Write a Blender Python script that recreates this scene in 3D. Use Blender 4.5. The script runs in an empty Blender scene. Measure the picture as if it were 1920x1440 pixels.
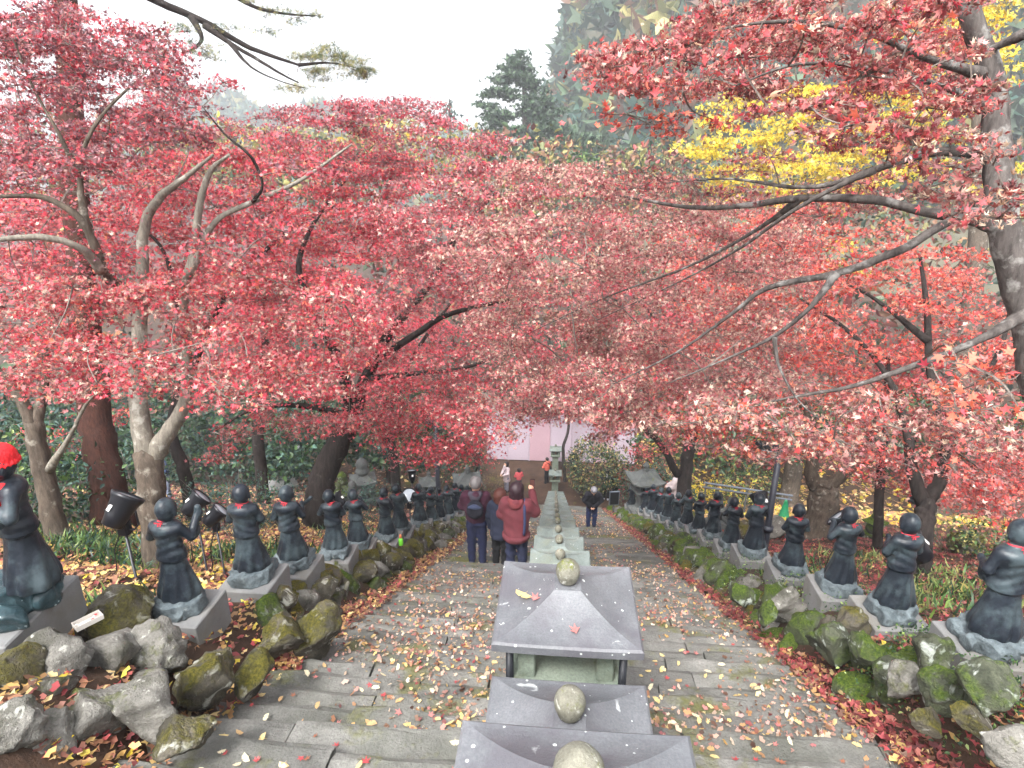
import bpy, math, random
import numpy as np
from math import radians, sin, cos, tan, pi
from mathutils import Matrix, Vector

rng = np.random.default_rng(7)
random.seed(7)
scene = bpy.context.scene
COL = scene.collection

# ------------------------------------------------------------------ camera, sky, sun, exposure
PITCH, YAW, FPX = radians(19.0), radians(4.71), 1150.0        # FPX: focal length in pixels of a 1920 wide frame
CAM = np.array([0.0, 0.0, 14.6])
cd = bpy.data.cameras.new('camera'); cam = bpy.data.objects.new('camera', cd); COL.objects.link(cam)
cam.location = CAM; cam.rotation_euler = (pi / 2 - PITCH, 0, YAW)
cd.sensor_fit = 'HORIZONTAL'; cd.sensor_width = 36.0; cd.lens = 36.0 * FPX / 1920.0
cd.clip_start = 0.05; cd.clip_end = 3000
scene.camera = cam

SUN_EL, SUN_AZ = radians(52), radians(200)
world = bpy.data.worlds.new('World'); scene.world = world; world.use_nodes = True
nt = world.node_tree; nt.nodes.clear()
wo = nt.nodes.new('ShaderNodeOutputWorld'); bg = nt.nodes.new('ShaderNodeBackground')
sky = nt.nodes.new('ShaderNodeTexSky'); sky.sky_type = 'NISHITA'; sky.sun_disc = False
sky.sun_elevation = SUN_EL; sky.sun_rotation = SUN_AZ; sky.air_density = 1.0; sky.dust_density = 4.0; sky.ozone_density = 1.0
hs = nt.nodes.new('ShaderNodeHueSaturation'); hs.inputs['Saturation'].default_value = 0.16
nt.links.new(sky.outputs[0], hs.inputs['Color']); nt.links.new(hs.outputs[0], bg.inputs['Color'])
bg.inputs['Strength'].default_value = 0.15
nt.links.new(bg.outputs[0], wo.inputs[0])
sd = bpy.data.lights.new('sun', 'SUN'); sun = bpy.data.objects.new('sun', sd); COL.objects.link(sun)
sd.energy = 1.5; sd.angle = radians(14); sd.color = (1.0, 0.97, 0.93)
sdir = Vector((sin(SUN_AZ) * cos(SUN_EL), cos(SUN_AZ) * cos(SUN_EL), sin(SUN_EL)))
sun.rotation_euler = sdir.to_track_quat('Z', 'Y').to_euler()
vs = scene.view_settings
scene.display_settings.display_device = 'sRGB'
vs.view_transform = 'Standard'; vs.look = 'None'; vs.gamma = 1.0; vs.use_curve_mapping = False; vs.exposure = 1.92
cy = scene.cycles
cy.use_denoising = True; cy.denoiser = 'OPENIMAGEDENOISE'
cy.use_adaptive_sampling = True; cy.adaptive_threshold = .035
cy.max_bounces = 4; cy.diffuse_bounces = 2; cy.glossy_bounces = 2; cy.transmission_bounces = 4; cy.transparent_max_bounces = 4
cy.volume_bounces = 0; cy.sample_clamp_indirect = 4.0
cy.caustics_reflective = False; cy.caustics_refractive = False

# ------------------------------------------------------------------ helpers: placing
_c, _s = cos(YAW), sin(YAW)
FW = np.array([-_s * cos(PITCH), _c * cos(PITCH), -sin(PITCH)]); RT = np.array([_c, _s, 0.0]); UP = np.cross(RT, FW)
SLOPE = tan(radians(27)); TOPZ = 12.78; FOOTY = TOPZ / SLOPE

def ray(px, py): return FW + RT * ((px - 960) / FPX) - UP * ((py - 720) / FPX)
def at(px, py, d): return CAM + ray(px, py) * d
def zs(y): return np.clip(TOPZ - SLOPE * np.asarray(y, float), 0, TOPZ)
def on_plane_x(px, py, X):
    r = ray(px, py); return CAM + r * ((X - CAM[0]) / r[0])

def smooth(a, b, x):
    t = np.clip((np.asarray(x, float) - a) / (b - a), 0, 1); return t * t * (3 - 2 * t)

def bank(x, y):
    x = np.asarray(x, float); y = np.asarray(y, float); a = np.abs(x)
    amt = np.where(x < 0, np.clip(.42 - .021 * (y - 3), .08, .42), np.clip(.45 - .012 * (y - 3), .1, .45))
    b = smooth(2.1, 2.7, a) * amt + smooth(3.2, 7.5, a) * np.where(x < 0, .30, .22)
    b = b * smooth(29, 23, y)
    return np.where(a < 2.1, -.45 * smooth(FOOTY + .3, FOOTY - 1.2, y) - .012, b)

def ground_z(x, y):
    x = np.asarray(x, float); y = np.asarray(y, float)
    n = .035 * np.sin(x * 2.1 + y * 1.3) + .03 * np.sin(x * 3.7 - y * 2.9 + 1) + .02 * np.sin(5.1 * x + 6.3 * y)
    n = n * smooth(2.2, 3.2, np.abs(x))
    far = 1.0 * smooth(45, 120, y) * 3
    return zs(y) + bank(x, y) + n + far

# ------------------------------------------------------------------ helpers: meshes
def new_mesh(name, V, F, smooth_shade=False, cols=None):
    me = bpy.data.meshes.new(name)
    V = np.asarray(V, np.float32).reshape(-1, 3)
    if isinstance(F, np.ndarray) and F.ndim == 2:
        n, k = F.shape
        me.vertices.add(len(V)); me.vertices.foreach_set('co', V.ravel())
        me.loops.add(n * k); me.loops.foreach_set('vertex_index', F.astype(np.int32).ravel())
        me.polygons.add(n); me.polygons.foreach_set('loop_start', np.arange(0, n * k, k, dtype=np.int32))
        me.polygons.foreach_set('loop_total', np.full(n, k, np.int32))
        me.update(calc_edges=True)
    else:
        me.from_pydata([tuple(map(float, v)) for v in V], [], [tuple(map(int, f)) for f in F]); me.update()
    if smooth_shade: me.polygons.foreach_set('use_smooth', np.ones(len(me.polygons), bool))
    if cols is not None:
        a = me.color_attributes.new('Col', 'FLOAT_COLOR', 'POINT')
        c = np.ones((len(V), 4), np.float32); c[:, :3] = cols; a.data.foreach_set('color', c.ravel())
    return me

def link(name, me, mat=None, parent=None, loc=None, rot=None, scl=None):
    o = bpy.data.objects.new(name, me); COL.objects.link(o)
    if mat is not None and me is not None and len(me.materials) == 0: me.materials.append(mat)
    if parent is not None: o.parent = parent
    if loc is not None: o.location = [float(v) for v in loc]
    if rot is not None: o.rotation_euler = rot
    if scl is not None: o.scale = scl
    return o

def obj(name, V, F, mat, parent=None, sm=False, cols=None, **k):
    return link(name, new_mesh(name, V, F, sm, cols), mat, parent, **k)

def tag(o, label=None, cat=None, group=None, kind=None):
    if label: o['label'] = label
    if cat: o['category'] = cat
    if group: o['group'] = group
    if kind: o['kind'] = kind
    return o

def empty(name, loc=(0, 0, 0), rz=0.0):
    o = bpy.data.objects.new(name, None); COL.objects.link(o)
    o.location = [float(v) for v in loc]; o.rotation_euler = (0, 0, rz); o.empty_display_size = .1
    return o

def copy_tree(o, parent=None):
    c = o.copy(); COL.objects.link(c); c.parent = parent
    for ch in [q for q in bpy.data.objects if q.parent == o]: copy_tree(ch, c)
    return c

class MB:
    """collects simple shapes into one mesh"""
    def __init__(s): s.V = []; s.F = []; s.n = 0
    def add(s, V, F):
        V = np.asarray(V, float).reshape(-1, 3)
        s.V.append(V); s.F += [tuple(i + s.n for i in f) for f in F]; s.n += len(V); return s
    def box(s, c, size, bev=.01, rz=0.0, taper=1.0):
        hx, hy, hz = [q / 2 for q in size]; b = min(bev, hx * .9, hy * .9, hz * .9)
        V = []
        for sz, zz, ins in ((-1, -hz, b), (-1, -hz + b, 0), (1, hz - b, 0), (1, hz, b)):
            t = 1.0 if zz < 0 else taper
            X, Y = (hx - ins) * t, (hy - ins) * t; q = b * .7
            ring = [(-X + q, -Y), (X - q, -Y), (X, -Y + q), (X, Y - q), (X - q, Y), (-X + q, Y), (-X, Y - q), (-X, -Y + q)]
            V += [(x, y, zz) for x, y in ring]
        V = np.array(V); cz_, sz_ = cos(rz), sin(rz)
        V = np.stack([V[:, 0] * cz_ - V[:, 1] * sz_, V[:, 0] * sz_ + V[:, 1] * cz_, V[:, 2]], 1) + np.array(c)
        F = [tuple(range(7, -1, -1)), tuple(range(24, 32))]
        for r in range(3):
            for i in range(8): j = (i + 1) % 8; F.append((r * 8 + i, r * 8 + j, r * 8 + 8 + j, r * 8 + 8 + i))
        return s.add(V, F)
    def lathe(s, prof, n=16, c=(0, 0, 0), rot=0.0, sx=1.0, sy=1.0):
        V = []; c = np.array(c, float)
        for r, z in prof:
            for i in range(n):
                a = 2 * pi * i / n + rot; V.append((c[0] + r * cos(a) * sx, c[1] + r * sin(a) * sy, c[2] + z))
        F = []; m = len(prof)
        for k in range(m - 1):
            for i in range(n): j = (i + 1) % n; F.append((k * n + i, k * n + j, k * n + n + j, k * n + n + i))
        F.append(tuple(range(n - 1, -1, -1))); F.append(tuple(range((m - 1) * n, m * n)))
        return s.add(V, F)
    def tube(s, pts, rad, n=8):
        V, F = tube(pts, rad, n); return s.add(V, F)
    def build(s, name, mat, parent=None, sm=False, **k):
        return obj(name, np.concatenate(s.V), s.F, mat, parent, sm, **k)
    def mesh(s, name, sm=False): return new_mesh(name, np.concatenate(s.V), s.F, sm)

def tube(pts, rad, n=8, jit=0.0):
    P = np.asarray(pts, float); m = len(P); rad = np.broadcast_to(np.asarray(rad, float), (m,))
    T = np.gradient(P, axis=0); T /= np.linalg.norm(T, axis=1)[:, None] + 1e-9
    ref = np.array([0, 0, 1.0]) if abs(T[0][2]) < .9 else np.array([1.0, 0, 0])
    V = []; u = np.cross(T[0], ref); u /= np.linalg.norm(u)
    for k in range(m):
        u = u - T[k] * (u @ T[k]); u /= np.linalg.norm(u) + 1e-9; v = np.cross(T[k], u)
        for i in range(n):
            a = 2 * pi * i / n; r = rad[k] * (1 + (jit * sin(3 * a + k * 1.7) if jit else 0))
            V.append(P[k] + r * (cos(a) * u + sin(a) * v))
    F = []
    for k in range(m - 1):
        for i in range(n): j = (i + 1) % n; F.append((k * n + i, k * n + j, k * n + n + j, k * n + n + i))
    F.append(tuple(range(n - 1, -1, -1))); F.append(tuple(range((m - 1) * n, m * n)))
    return np.array(V), F

def spline(pts, n=8):
    """Catmull-Rom through points (rows may carry extra columns such as a radius)"""
    P = np.asarray(pts, float)
    if len(P) == 2: return np.array([P[0] + (P[1] - P[0]) * t for t in np.linspace(0, 1, n + 1)])
    Q = np.vstack([2 * P[0] - P[1], P, 2 * P[-1] - P[-2]]); out = []
    for i in range(1, len(Q) - 2):
        for t in np.linspace(0, 1, n, endpoint=False):
            a, b, c, d = Q[i - 1], Q[i], Q[i + 1], Q[i + 2]
            out.append(.5 * (2 * b + (c - a) * t + (2 * a - 5 * b + 4 * c - d) * t * t + (3 * b - a - 3 * c + d) * t ** 3))
    out.append(P[-1]); return np.array(out)

# ---- implicit surfaces (for figures, clothing and carved rock)
def surface_nets(fn, lo, hi, h):
    lo = np.asarray(lo, float); hi = np.asarray(hi, float)
    n = np.maximum(((hi - lo) / h).astype(int) + 2, 4)
    ax = [lo[i] + h * np.arange(n[i]) for i in range(3)]
    X, Y, Z = np.meshgrid(*ax, indexing='ij'); V = fn(X, Y, Z)
    cx = tuple(k - 1 for k in n); acc = np.zeros(cx + (3,)); cnt = np.zeros(cx)
    off = [(a, b, c) for a in (0, 1) for b in (0, 1) for c in (0, 1)]
    sl = lambda o: tuple(slice(o[i], o[i] + cx[i]) for i in range(3))
    for a in off:
        for d in range(3):
            if a[d]: continue
            b = list(a); b[d] = 1
            v0, v1 = V[sl(a)], V[sl(b)]; m = (v0 < 0) != (v1 < 0)
            t = np.where(m, v0 / np.where(v0 - v1 == 0, 1, v0 - v1), 0)
            for e in range(3): acc[..., e] += m * (a[e] + (t if e == d else 0))
            cnt += m
    act = cnt > 0; idx = np.full(cx, -1); idx[act] = np.arange(act.sum())
    g = np.argwhere(act); verts = lo + h * (g + acc[act] / cnt[act][:, None])
    quads = []
    for d in range(3):
        u, w = (d + 1) % 3, (d + 2) % 3
        s0 = [slice(0, n[i]) for i in range(3)]; s1 = list(s0); s0[d] = slice(0, n[d] - 1); s1[d] = slice(1, n[d])
        m = (V[tuple(s0)] < 0) != (V[tuple(s1)] < 0)
        e = np.argwhere(m); ok = (e[:, u] > 0) & (e[:, w] > 0) & (e[:, u] < n[u] - 1) & (e[:, w] < n[w] - 1); e = e[ok]
        if not len(e): continue
        ins = V[tuple(e.T)] < 0
        def I(du, dw):
            q = e.copy(); q[:, u] -= du; q[:, w] -= dw; return idx[tuple(q.T)]
        q = np.stack([I(1, 1), I(0, 1), I(0, 0), I(1, 0)], 1)
        q[~ins] = q[~ins][:, ::-1]; quads.append(q)
    return verts, np.concatenate(quads)

def smin(a, b, k):
    h = np.clip(.5 + .5 * (b - a) / k, 0, 1); return b + (a - b) * h - k * h * (1 - h)

def f_caps(X, Y, Z, a, b, ra, rb):
    a = np.asarray(a, float); b = np.asarray(b, float); d = b - a; L = d @ d + 1e-9
    t = np.clip(((X - a[0]) * d[0] + (Y - a[1]) * d[1] + (Z - a[2]) * d[2]) / L, 0, 1)
    return np.sqrt((X - a[0] - t * d[0]) ** 2 + (Y - a[1] - t * d[1]) ** 2 + (Z - a[2] - t * d[2]) ** 2) - (ra + (rb - ra) * t)

def f_ell(X, Y, Z, c, r, R=None):
    x, y, z = X - c[0], Y - c[1], Z - c[2]
    if R is not None: x, y, z = R[0][0] * x + R[1][0] * y + R[2][0] * z, R[0][1] * x + R[1][1] * y + R[2][1] * z, R[0][2] * x + R[1][2] * y + R[2][2] * z
    k = np.sqrt((x / r[0]) ** 2 + (y / r[1]) ** 2 + (z / r[2]) ** 2)
    return (k - 1) * min(r)

def prim_mesh(prims, h, k=.02, extra=None):
    lo = np.full(3, 1e9); hi = -lo
    for p in prims:
        if p[0] == 'c':
            m = max(p[3], p[4]); P = np.array([p[1], p[2]], float); lo = np.minimum(lo, P.min(0) - m); hi = np.maximum(hi, P.max(0) + m)
        else:
            m = max(p[2]); lo = np.minimum(lo, np.array(p[1]) - m); hi = np.maximum(hi, np.array(p[1]) + m)
    def fn(X, Y, Z):
        f = None
        for p in prims:
            g = f_caps(X, Y, Z, *p[1:]) if p[0] == 'c' else f_ell(X, Y, Z, *p[1:])
            f = g if f is None else smin(f, g, k)
        return f if extra is None else extra(X, Y, Z, f)
    return surface_nets(fn, lo - 3 * h, hi + 3 * h, h)

# ------------------------------------------------------------------ helpers: materials
def lin(c):
    c = np.asarray(c, float) / 255.0; return np.where(c <= .04045, c / 12.92, ((c + .055) / 1.055) ** 2.4)
def rgba(c): return tuple(float(v) for v in lin(c)) + (1.0,)

class Nodes:
    def __init__(s, name):
        s.m = bpy.data.materials.new(name); s.m.use_nodes = True; s.t = s.m.node_tree; s.t.nodes.clear()
        s.out = s.n('ShaderNodeOutputMaterial')
    def n(s, typ, **kw):
        q = s.t.nodes.new(typ)
        for k, v in kw.items():
            if k in q.inputs: q.inputs[k].default_value = v
            else: setattr(q, k, v)
        return q
    def l(s, a, b): s.t.links.new(a, b)
    def pos(s):
        if not hasattr(s, '_p'): s._p = s.n('ShaderNodeNewGeometry')
        return s._p.outputs['Position']
    def nrmz(s):
        s.pos(); q = s.n('ShaderNodeSeparateXYZ'); s.l(s._p.outputs['Normal'], q.inputs[0]); return q.outputs[2]
    def noise(s, scale, detail=4, rough=.6, vec=None, dist=0.0):
        q = s.n('ShaderNodeTexNoise'); q.inputs['Scale'].default_value = scale; q.inputs['Detail'].default_value = detail
        q.inputs['Roughness'].default_value = rough; q.inputs['Distortion'].default_value = dist
        s.l(vec or s.pos(), q.inputs['Vector']); return q.outputs['Fac']
    def vor(s, scale, feat='F1'):
        q = s.n('ShaderNodeTexVoronoi'); q.feature = feat; q.inputs['Scale'].default_value = scale; s.l(s.pos(), q.inputs['Vector']); return q
    def ramp(s, fac, stops, interp='LINEAR'):
        q = s.n('ShaderNodeValToRGB'); q.color_ramp.interpolation = interp; e = q.color_ramp.elements
        while len(e) < len(stops): e.new(.5)
        for i, (p, c) in enumerate(stops):
            e[i].position = p; e[i].color = c if len(c) == 4 else tuple(c) + (1,)
        s.l(fac, q.inputs[0]); return q.outputs[0]
    def maprange(s, v, a, b, c=0.0, d=1.0):
        q = s.n('ShaderNodeMapRange'); s.l(v, q.inputs[0])
        for i, x in enumerate((a, b, c, d)): q.inputs[i + 1].default_value = x
        return q.outputs[0]
    def math(s, op, a, b=None):
        q = s.n('ShaderNodeMath'); q.operation = op
        for i, v in enumerate((a, b)):
            if v is None: continue
            if isinstance(v, (int, float)): q.inputs[i].default_value = v
            else: s.l(v, q.inputs[i])
        return q.outputs[0]
    def mix(s, fac, a, b):
        q = s.n('ShaderNodeMix'); q.data_type = 'RGBA'
        ins = [q.inputs[0], q.inputs[6], q.inputs[7]]
        for i, v in zip(ins, (fac, a, b)):
            if isinstance(v, (int, float)): i.default_value = v
            elif isinstance(v, tuple): i.default_value = v
            else: s.l(v, i)
        return q.outputs[2]
    def bump(s, h, strength=.5, dist=.02):
        q = s.n('ShaderNodeBump'); q.inputs['Strength'].default_value = strength; q.inputs['Distance'].default_value = dist
        s.l(h, q.inputs['Height']); return q.outputs[0]
    def bsdf(s, color, rough=.7, normal=None, **kw):
        q = s.n('ShaderNodeBsdfPrincipled')
        if isinstance(color, tuple): q.inputs['Base Color'].default_value = color
        else: s.l(color, q.inputs['Base Color'])
        if isinstance(rough, (int, float)): q.inputs['Roughness'].default_value = rough
        else: s.l(rough, q.inputs['Roughness'])
        if normal is not None: s.l(normal, q.inputs['Normal'])
        for k, v in kw.items(): q.inputs[k.replace('_', ' ')].default_value = v
        s.l(q.outputs[0], s.out.inputs[0]); return q

def plain(name, c, rough=.6, var=.12, scale=30, bump=.0, bscale=120, **kw):
    N = Nodes(name); c = lin(c)
    a = tuple(c * (1 - var)) + (1,); b = tuple(np.minimum(c * (1 + var), 1)) + (1,)
    col = N.ramp(N.noise(scale), [(.3, a), (.7, b)])
    N.bsdf(col, rough, N.bump(N.noise(bscale, 3), bump, .01) if bump else None, **kw); return N.m

def stone(name, dark, light, scale=3.0, moss=None, lichen=None, bump=.5, vary=0.0, bdist=.02, rough=.85, fine=60, moss_c=((62, 74, 22), (118, 122, 40)), stain=None, spots=None):
    """mottled stone; moss grows on what faces up, lichen in patches anywhere"""
    N = Nodes(name)
    n1 = N.noise(scale, 6, .65); n2 = N.noise(fine, 3, .7)
    col = N.ramp(n1, [(.25, rgba(dark)), (.75, rgba(light))])
    col = N.mix(N.maprange(n2, .35, .75, 0, .45), col, rgba([q * .62 for q in dark]))
    if stain:
        m = N.maprange(N.noise(stain[0], 5, .7), .48, .62, 0, stain[1]); col = N.mix(m, col, rgba(stain[2]))
    if lichen:
        m = N.maprange(N.noise(lichen[0], 4, .55, dist=.6), lichen[1], lichen[1] + .06, 0, .85); col = N.mix(m, col, rgba(lichen[2]))
    if spots:
        v = N.vor(spots[0]); sz = N.noise(spots[0] * .35, 2)
        m = N.math('LESS_THAN', v.outputs['Distance'], N.maprange(sz, .45, .8, 0.0, spots[1])); col = N.mix(m, col, rgba(spots[2]))
    if vary:
        oi = N.n('ShaderNodeObjectInfo'); k_ = N.maprange(oi.outputs['Random'], 0, 1, 1 - vary, 1 + vary)
        q = N.n('ShaderNodeVectorMath'); q.operation = 'SCALE'; N.l(col, q.inputs[0]); N.l(k_, q.inputs['Scale']); col = q.outputs[0]
    h = N.math('ADD', n1, N.math('MULTIPLY', n2, .4))
    if moss:
        up = N.maprange(N.nrmz(), -.15, .75, 0, 1)
        m = N.math('MULTIPLY', up, N.maprange(N.noise(moss[0], 5, .7), moss[1], moss[1] + .12, 0, 1))
        mc = N.ramp(N.noise(55, 3), [(.3, rgba(moss_c[0])), (.75, rgba(moss_c[1]))])
        col = N.mix(m, col, mc); h = N.math('ADD', h, N.math('MULTIPLY', m, N.noise(140, 3)))
    N.bsdf(col, rough, N.bump(h, bump, bdist), Specular_IOR_Level=.3); return N.m

def leafmat(name, trans=.36, rough=.5):
    N = Nodes(name)
    a = N.n('ShaderNodeAttribute', attribute_name='Col')
    d = N.n('ShaderNodeBsdfPrincipled'); N.l(a.outputs['Color'], d.inputs['Base Color']); d.inputs['Roughness'].default_value = rough
    d.inputs['Specular IOR Level'].default_value = .6
    t = N.n('ShaderNodeBsdfTranslucent'); N.l(a.outputs['Color'], t.inputs['Color'])
    m = N.n('ShaderNodeMixShader'); m.inputs[0].default_value = trans
    N.l(d.outputs[0], m.inputs[1]); N.l(t.outputs[0], m.inputs[2]); N.l(m.outputs[0], N.out.inputs[0]); return N.m

def leafmat1(name, c, trans=.35):
    N = Nodes(name); c = lin(c)
    col = N.ramp(N.noise(40), [(.3, tuple(c * .8) + (1,)), (.7, tuple(np.minimum(c * 1.2, 1)) + (1,))])
    d = N.n('ShaderNodeBsdfPrincipled'); N.l(col, d.inputs['Base Color']); d.inputs['Roughness'].default_value = .55
    t = N.n('ShaderNodeBsdfTranslucent'); N.l(col, t.inputs['Color'])
    m = N.n('ShaderNodeMixShader'); m.inputs[0].default_value = trans
    N.l(d.outputs[0], m.inputs[1]); N.l(t.outputs[0], m.inputs[2]); N.l(m.outputs[0], N.out.inputs[0]); return N.m

def bark(name, dark, light, lich=None, vscale=9.0):
    N = Nodes(name)
    mp = N.n('ShaderNodeMapping'); mp.inputs['Scale'].default_value = (vscale, vscale, vscale * .22); N.l(N.pos(), mp.inputs[0])
    n1 = N.noise(2.2, 6, .7, vec=mp.outputs[0]); n2 = N.noise(7, 5, .6)
    col = N.ramp(n1, [(.3, rgba(dark)), (.7, rgba(light))])
    if lich: col = N.mix(N.maprange(n2, lich[0], lich[0] + .1, 0, .75), col, rgba(lich[1]))
    N.bsdf(col, .9, N.bump(N.math('ADD', n1, N.math('MULTIPLY', n2, .3)), .7, .02), Specular_IOR_Level=.2); return N.m

M = {}
M['leaf'] = leafmat('leaf')
M['bark_grey'] = bark('bark_grey', (56, 49, 43), (108, 97, 86), (.58, (150, 145, 134)))
M['bark_pale'] = bark('bark_pale', (98, 92, 84), (150, 144, 132), (.55, (185, 182, 172)), 14)
M['bark_limb'] = bark('bark_limb', (52, 47, 46), (108, 102, 98), (.55, (150, 148, 144)))
M['bark_twig'] = bark('bark_twig', (78, 70, 66), (138, 128, 120), None, 14)
M['bark_dark'] = bark('bark_dark', (26, 23, 23), (62, 55, 52), (.62, (98, 96, 92)))
M['bark_cedar'] = bark('bark_cedar', (42, 27, 24), (84, 54, 45), None, 16)
M['step'] = stone('step_stone', (84, 84, 81), (138, 137, 132), 3.4, moss=(1.3, .54), bump=.8, bdist=.03, vary=.2, stain=(1.6, .55, (84, 86, 78)), moss_c=((92, 94, 58), (124, 124, 74)))
M['soil'] = stone('soil', (50, 38, 31), (94, 72, 58), 1.2, moss=(.5, .60), bump=.6, bdist=.05, fine=25)
M['rock_grey'] = stone('rock_grey', (84, 82, 77), (150, 147, 140), 4, moss=(2.4, .56), lichen=(16, .62, (172, 172, 164)), bump=1.0, bdist=.04, stain=(5, .7, (62, 62, 50)))
M['rock_moss'] = stone('rock_moss', (60, 56, 48), (112, 106, 94), 5, moss=(2.8, .42), lichen=(9, .58, (164, 164, 154)), bump=1.0, bdist=.04, moss_c=((66, 66, 24), (130, 122, 46)), stain=(4, .6, (40, 40, 32)))
M['rock_green'] = stone('rock_green', (52, 56, 46), (104, 108, 88), 6, moss=(2.8, .40), lichen=(9, .58, (160, 166, 158)), bump=1.0, bdist=.04, moss_c=((48, 76, 22), (120, 140, 48)), stain=(4, .6, (36, 40, 32)))
M['granite'] = stone('granite', (108, 109, 110), (146, 146, 145), 2.0, bump=.15, fine=240, stain=(2.2, .4, (112, 106, 92)))
M['carved_rock'] = stone('carved_rock', (70, 80, 86), (128, 140, 144), 7, bump=.9, bdist=.03, fine=60, rough=.6, stain=(6, .6, (52, 58, 60)), lichen=(10, .66, (168, 176, 176)))
M['bronze'] = stone('bronze', (20, 25, 32), (46, 53, 62), 5.5, bump=.35, fine=40, rough=.38, stain=(3.4, .5, (84, 98, 102)))
M['roof_slate'] = stone('roof_slate', (86, 88, 92), (124, 126, 130), 2.6, bump=.25, fine=90, rough=.42, stain=(2.4, .7, (86, 84, 90)), lichen=(7, .68, (186, 190, 190)), spots=(24, .34, (190, 194, 192)))
M['roof_green'] = stone('roof_green', (96, 106, 103), (140, 150, 146), 3.5, bump=.3, fine=70, rough=.7, stain=(4, .5, (118, 122, 106)), spots=(24, .3, (190, 196, 188)))
M['ball'] = stone('ball_stone', (96, 94, 84), (146, 144, 130), 14, moss=(9, .55), lichen=(18, .6, (176, 176, 168)), bump=.5, fine=120)
M['toro'] = stone('toro_stone', (70, 74, 74), (118, 122, 120), 4, moss=(3, .6), bump=.5, lichen=(7, .66, (150, 156, 152)))
M['ribbon'] = plain('red_ribbon', (196, 52, 64), .8, .1)
M['red_cloth'] = plain('red_cloth', (214, 30, 38), .9, .1, 60, .4, 200)
M['black'] = plain('black_metal', (26, 28, 34), .35, .1, 20, Metallic=.2)
M['pole'] = plain('pole_metal', (44, 46, 56), .45, .1, 8)
M['lens'] = plain('lens_glass', (186, 196, 204), .15, .05)
M['white'] = plain('white_sticker', (226, 226, 222), .6, .05)

# ------------------------------------------------------------------ foliage tools
def tmpl_maple(curl=.25, squeeze=1.0):
    out = []
    for a, r in [(90, 1), (63, .42), (38, .92), (8, .36), (-22, .66), (-90, .2), (202, .66), (172, .36), (142, .92), (117, .42)]:
        out.append((r * cos(radians(a)) * squeeze, r * sin(radians(a))))
    V = np.array([(0, 0, 0)] + [(x, y, curl * (x * x * 1.3 / squeeze ** 2 + y * y) * 1.0) for x, y in out])
    return V, np.array([(0, 1 + i, 1 + (i + 1) % 10) for i in range(10)])
def tmpl_star(curl=.3):
    V = np.array([(0, -.25, 0), (.95, .1, curl * .7), (.3, .25, .05), (0, 1, curl), (-.3, .25, .05), (-.95, .1, curl * .7)])
    return V, np.array([(0, 1, 2), (0, 2, 3), (0, 3, 4), (0, 4, 5)])
def tmpl_dry():
    # shrivelled: three curled slivers
    V = [(0, -.2, 0)]; F = []
    for k, a in enumerate((70, 132)):
        c, s = cos(radians(a)), sin(radians(a)); b = len(V)
        V += [(.5 * c - .16 * s, .5 * s + .16 * c, .30), (.5 * c + .16 * s, .5 * s - .16 * c, .28), (.92 * c, .92 * s, -.12)]
        F += [(0, b + 1, b), (b, b + 1, b + 2)]
    return np.array(V), np.array(F)
def tmpl_oval(curl=.2):
    V = np.array([(0, 0, 0), (.28, .35, curl * .5), (.22, .75, curl * .3), (0, 1.05, -curl), (-.22, .75, curl * .3), (-.28, .35, curl * .5)])
    return V, np.array([(0, 1, 2), (0, 2, 3), (0, 3, 4), (0, 4, 5)])
def tmpl_ginkgo():
    V = [(0, -.55, 0), (.03, 0, .02)]
    for a in (10, 50, 84): V.append((cos(radians(a)), sin(radians(a)) * .95, .08))
    V.append((0, .55, .03))
    for a in (96, 130, 170): V.append((cos(radians(a)), sin(radians(a)) * .95, .08))
    V.append((-.03, 0, .02))
    return np.array(V), np.array([(0, 1, 9), (1, 2, 3), (1, 3, 4), (1, 4, 5), (1, 5, 9), (9, 5, 6), (9, 6, 7), (9, 7, 8)])
def tmpl_blade():
    V = np.array([(-.04, 0, 0), (.04, 0, 0), (-.035, .5, .1), (.035, .5, .1), (0, 1, -.05)])
    return V, np.array([(0, 1, 3), (0, 3, 2), (2, 3, 4)])
def tmpl_needles(n=7):
    V = []; F = []
    for i in range(n):
        a = 2 * pi * i / n; e = .5 + .35 * ((i * 7) % 3 - 1)
        d = np.array([cos(a) * cos(e), sin(a) * cos(e), sin(e)]); p = np.array([-sin(a), cos(a), 0]) * .035
        V += [p, -p, d]; F.append((3 * i, 3 * i + 1, 3 * i + 2))
    return np.array(V), np.array(F)
def tmpl_lobes(curl=.25, squeeze=1.0, lobes=((90, 1.0), (42, .92), (138, .92), (-12, .62), (192, .62))):
    V = []; F = []
    for a, r in lobes:
        c, s_ = cos(radians(a)), sin(radians(a)); b = len(V); w = .30 * r
        for x, y in ((-.10 * c + w * s_, -.10 * s_ - w * c), (r * c, r * s_), (-.10 * c - w * s_, -.10 * s_ + w * c)): V.append((x * squeeze, y, curl * (x * x * 1.3 + y * y)))
        F.append((b, b + 1, b + 2))
    return np.array(V), np.array(F)
def tmpl_fan():
    return np.array([(0, -.3, 0), (.95, .25, .1), (.45, .9, .02), (0, .6, .08), (-.45, .9, .02), (-.95, .25, .1)]), np.array([(0, 1, 2), (0, 2, 3), (0, 3, 4), (0, 4, 5)])
TM = dict(fan=tmpl_fan(), mapleleaf=tmpl_maple(), maple=tmpl_lobes(), maplecurl=tmpl_lobes(.75, .72), star=tmpl_star(), dry=tmpl_dry(), oval=tmpl_oval(), ginkgo=tmpl_ginkgo(), blade=tmpl_blade(), needles=tmpl_needles())

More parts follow.
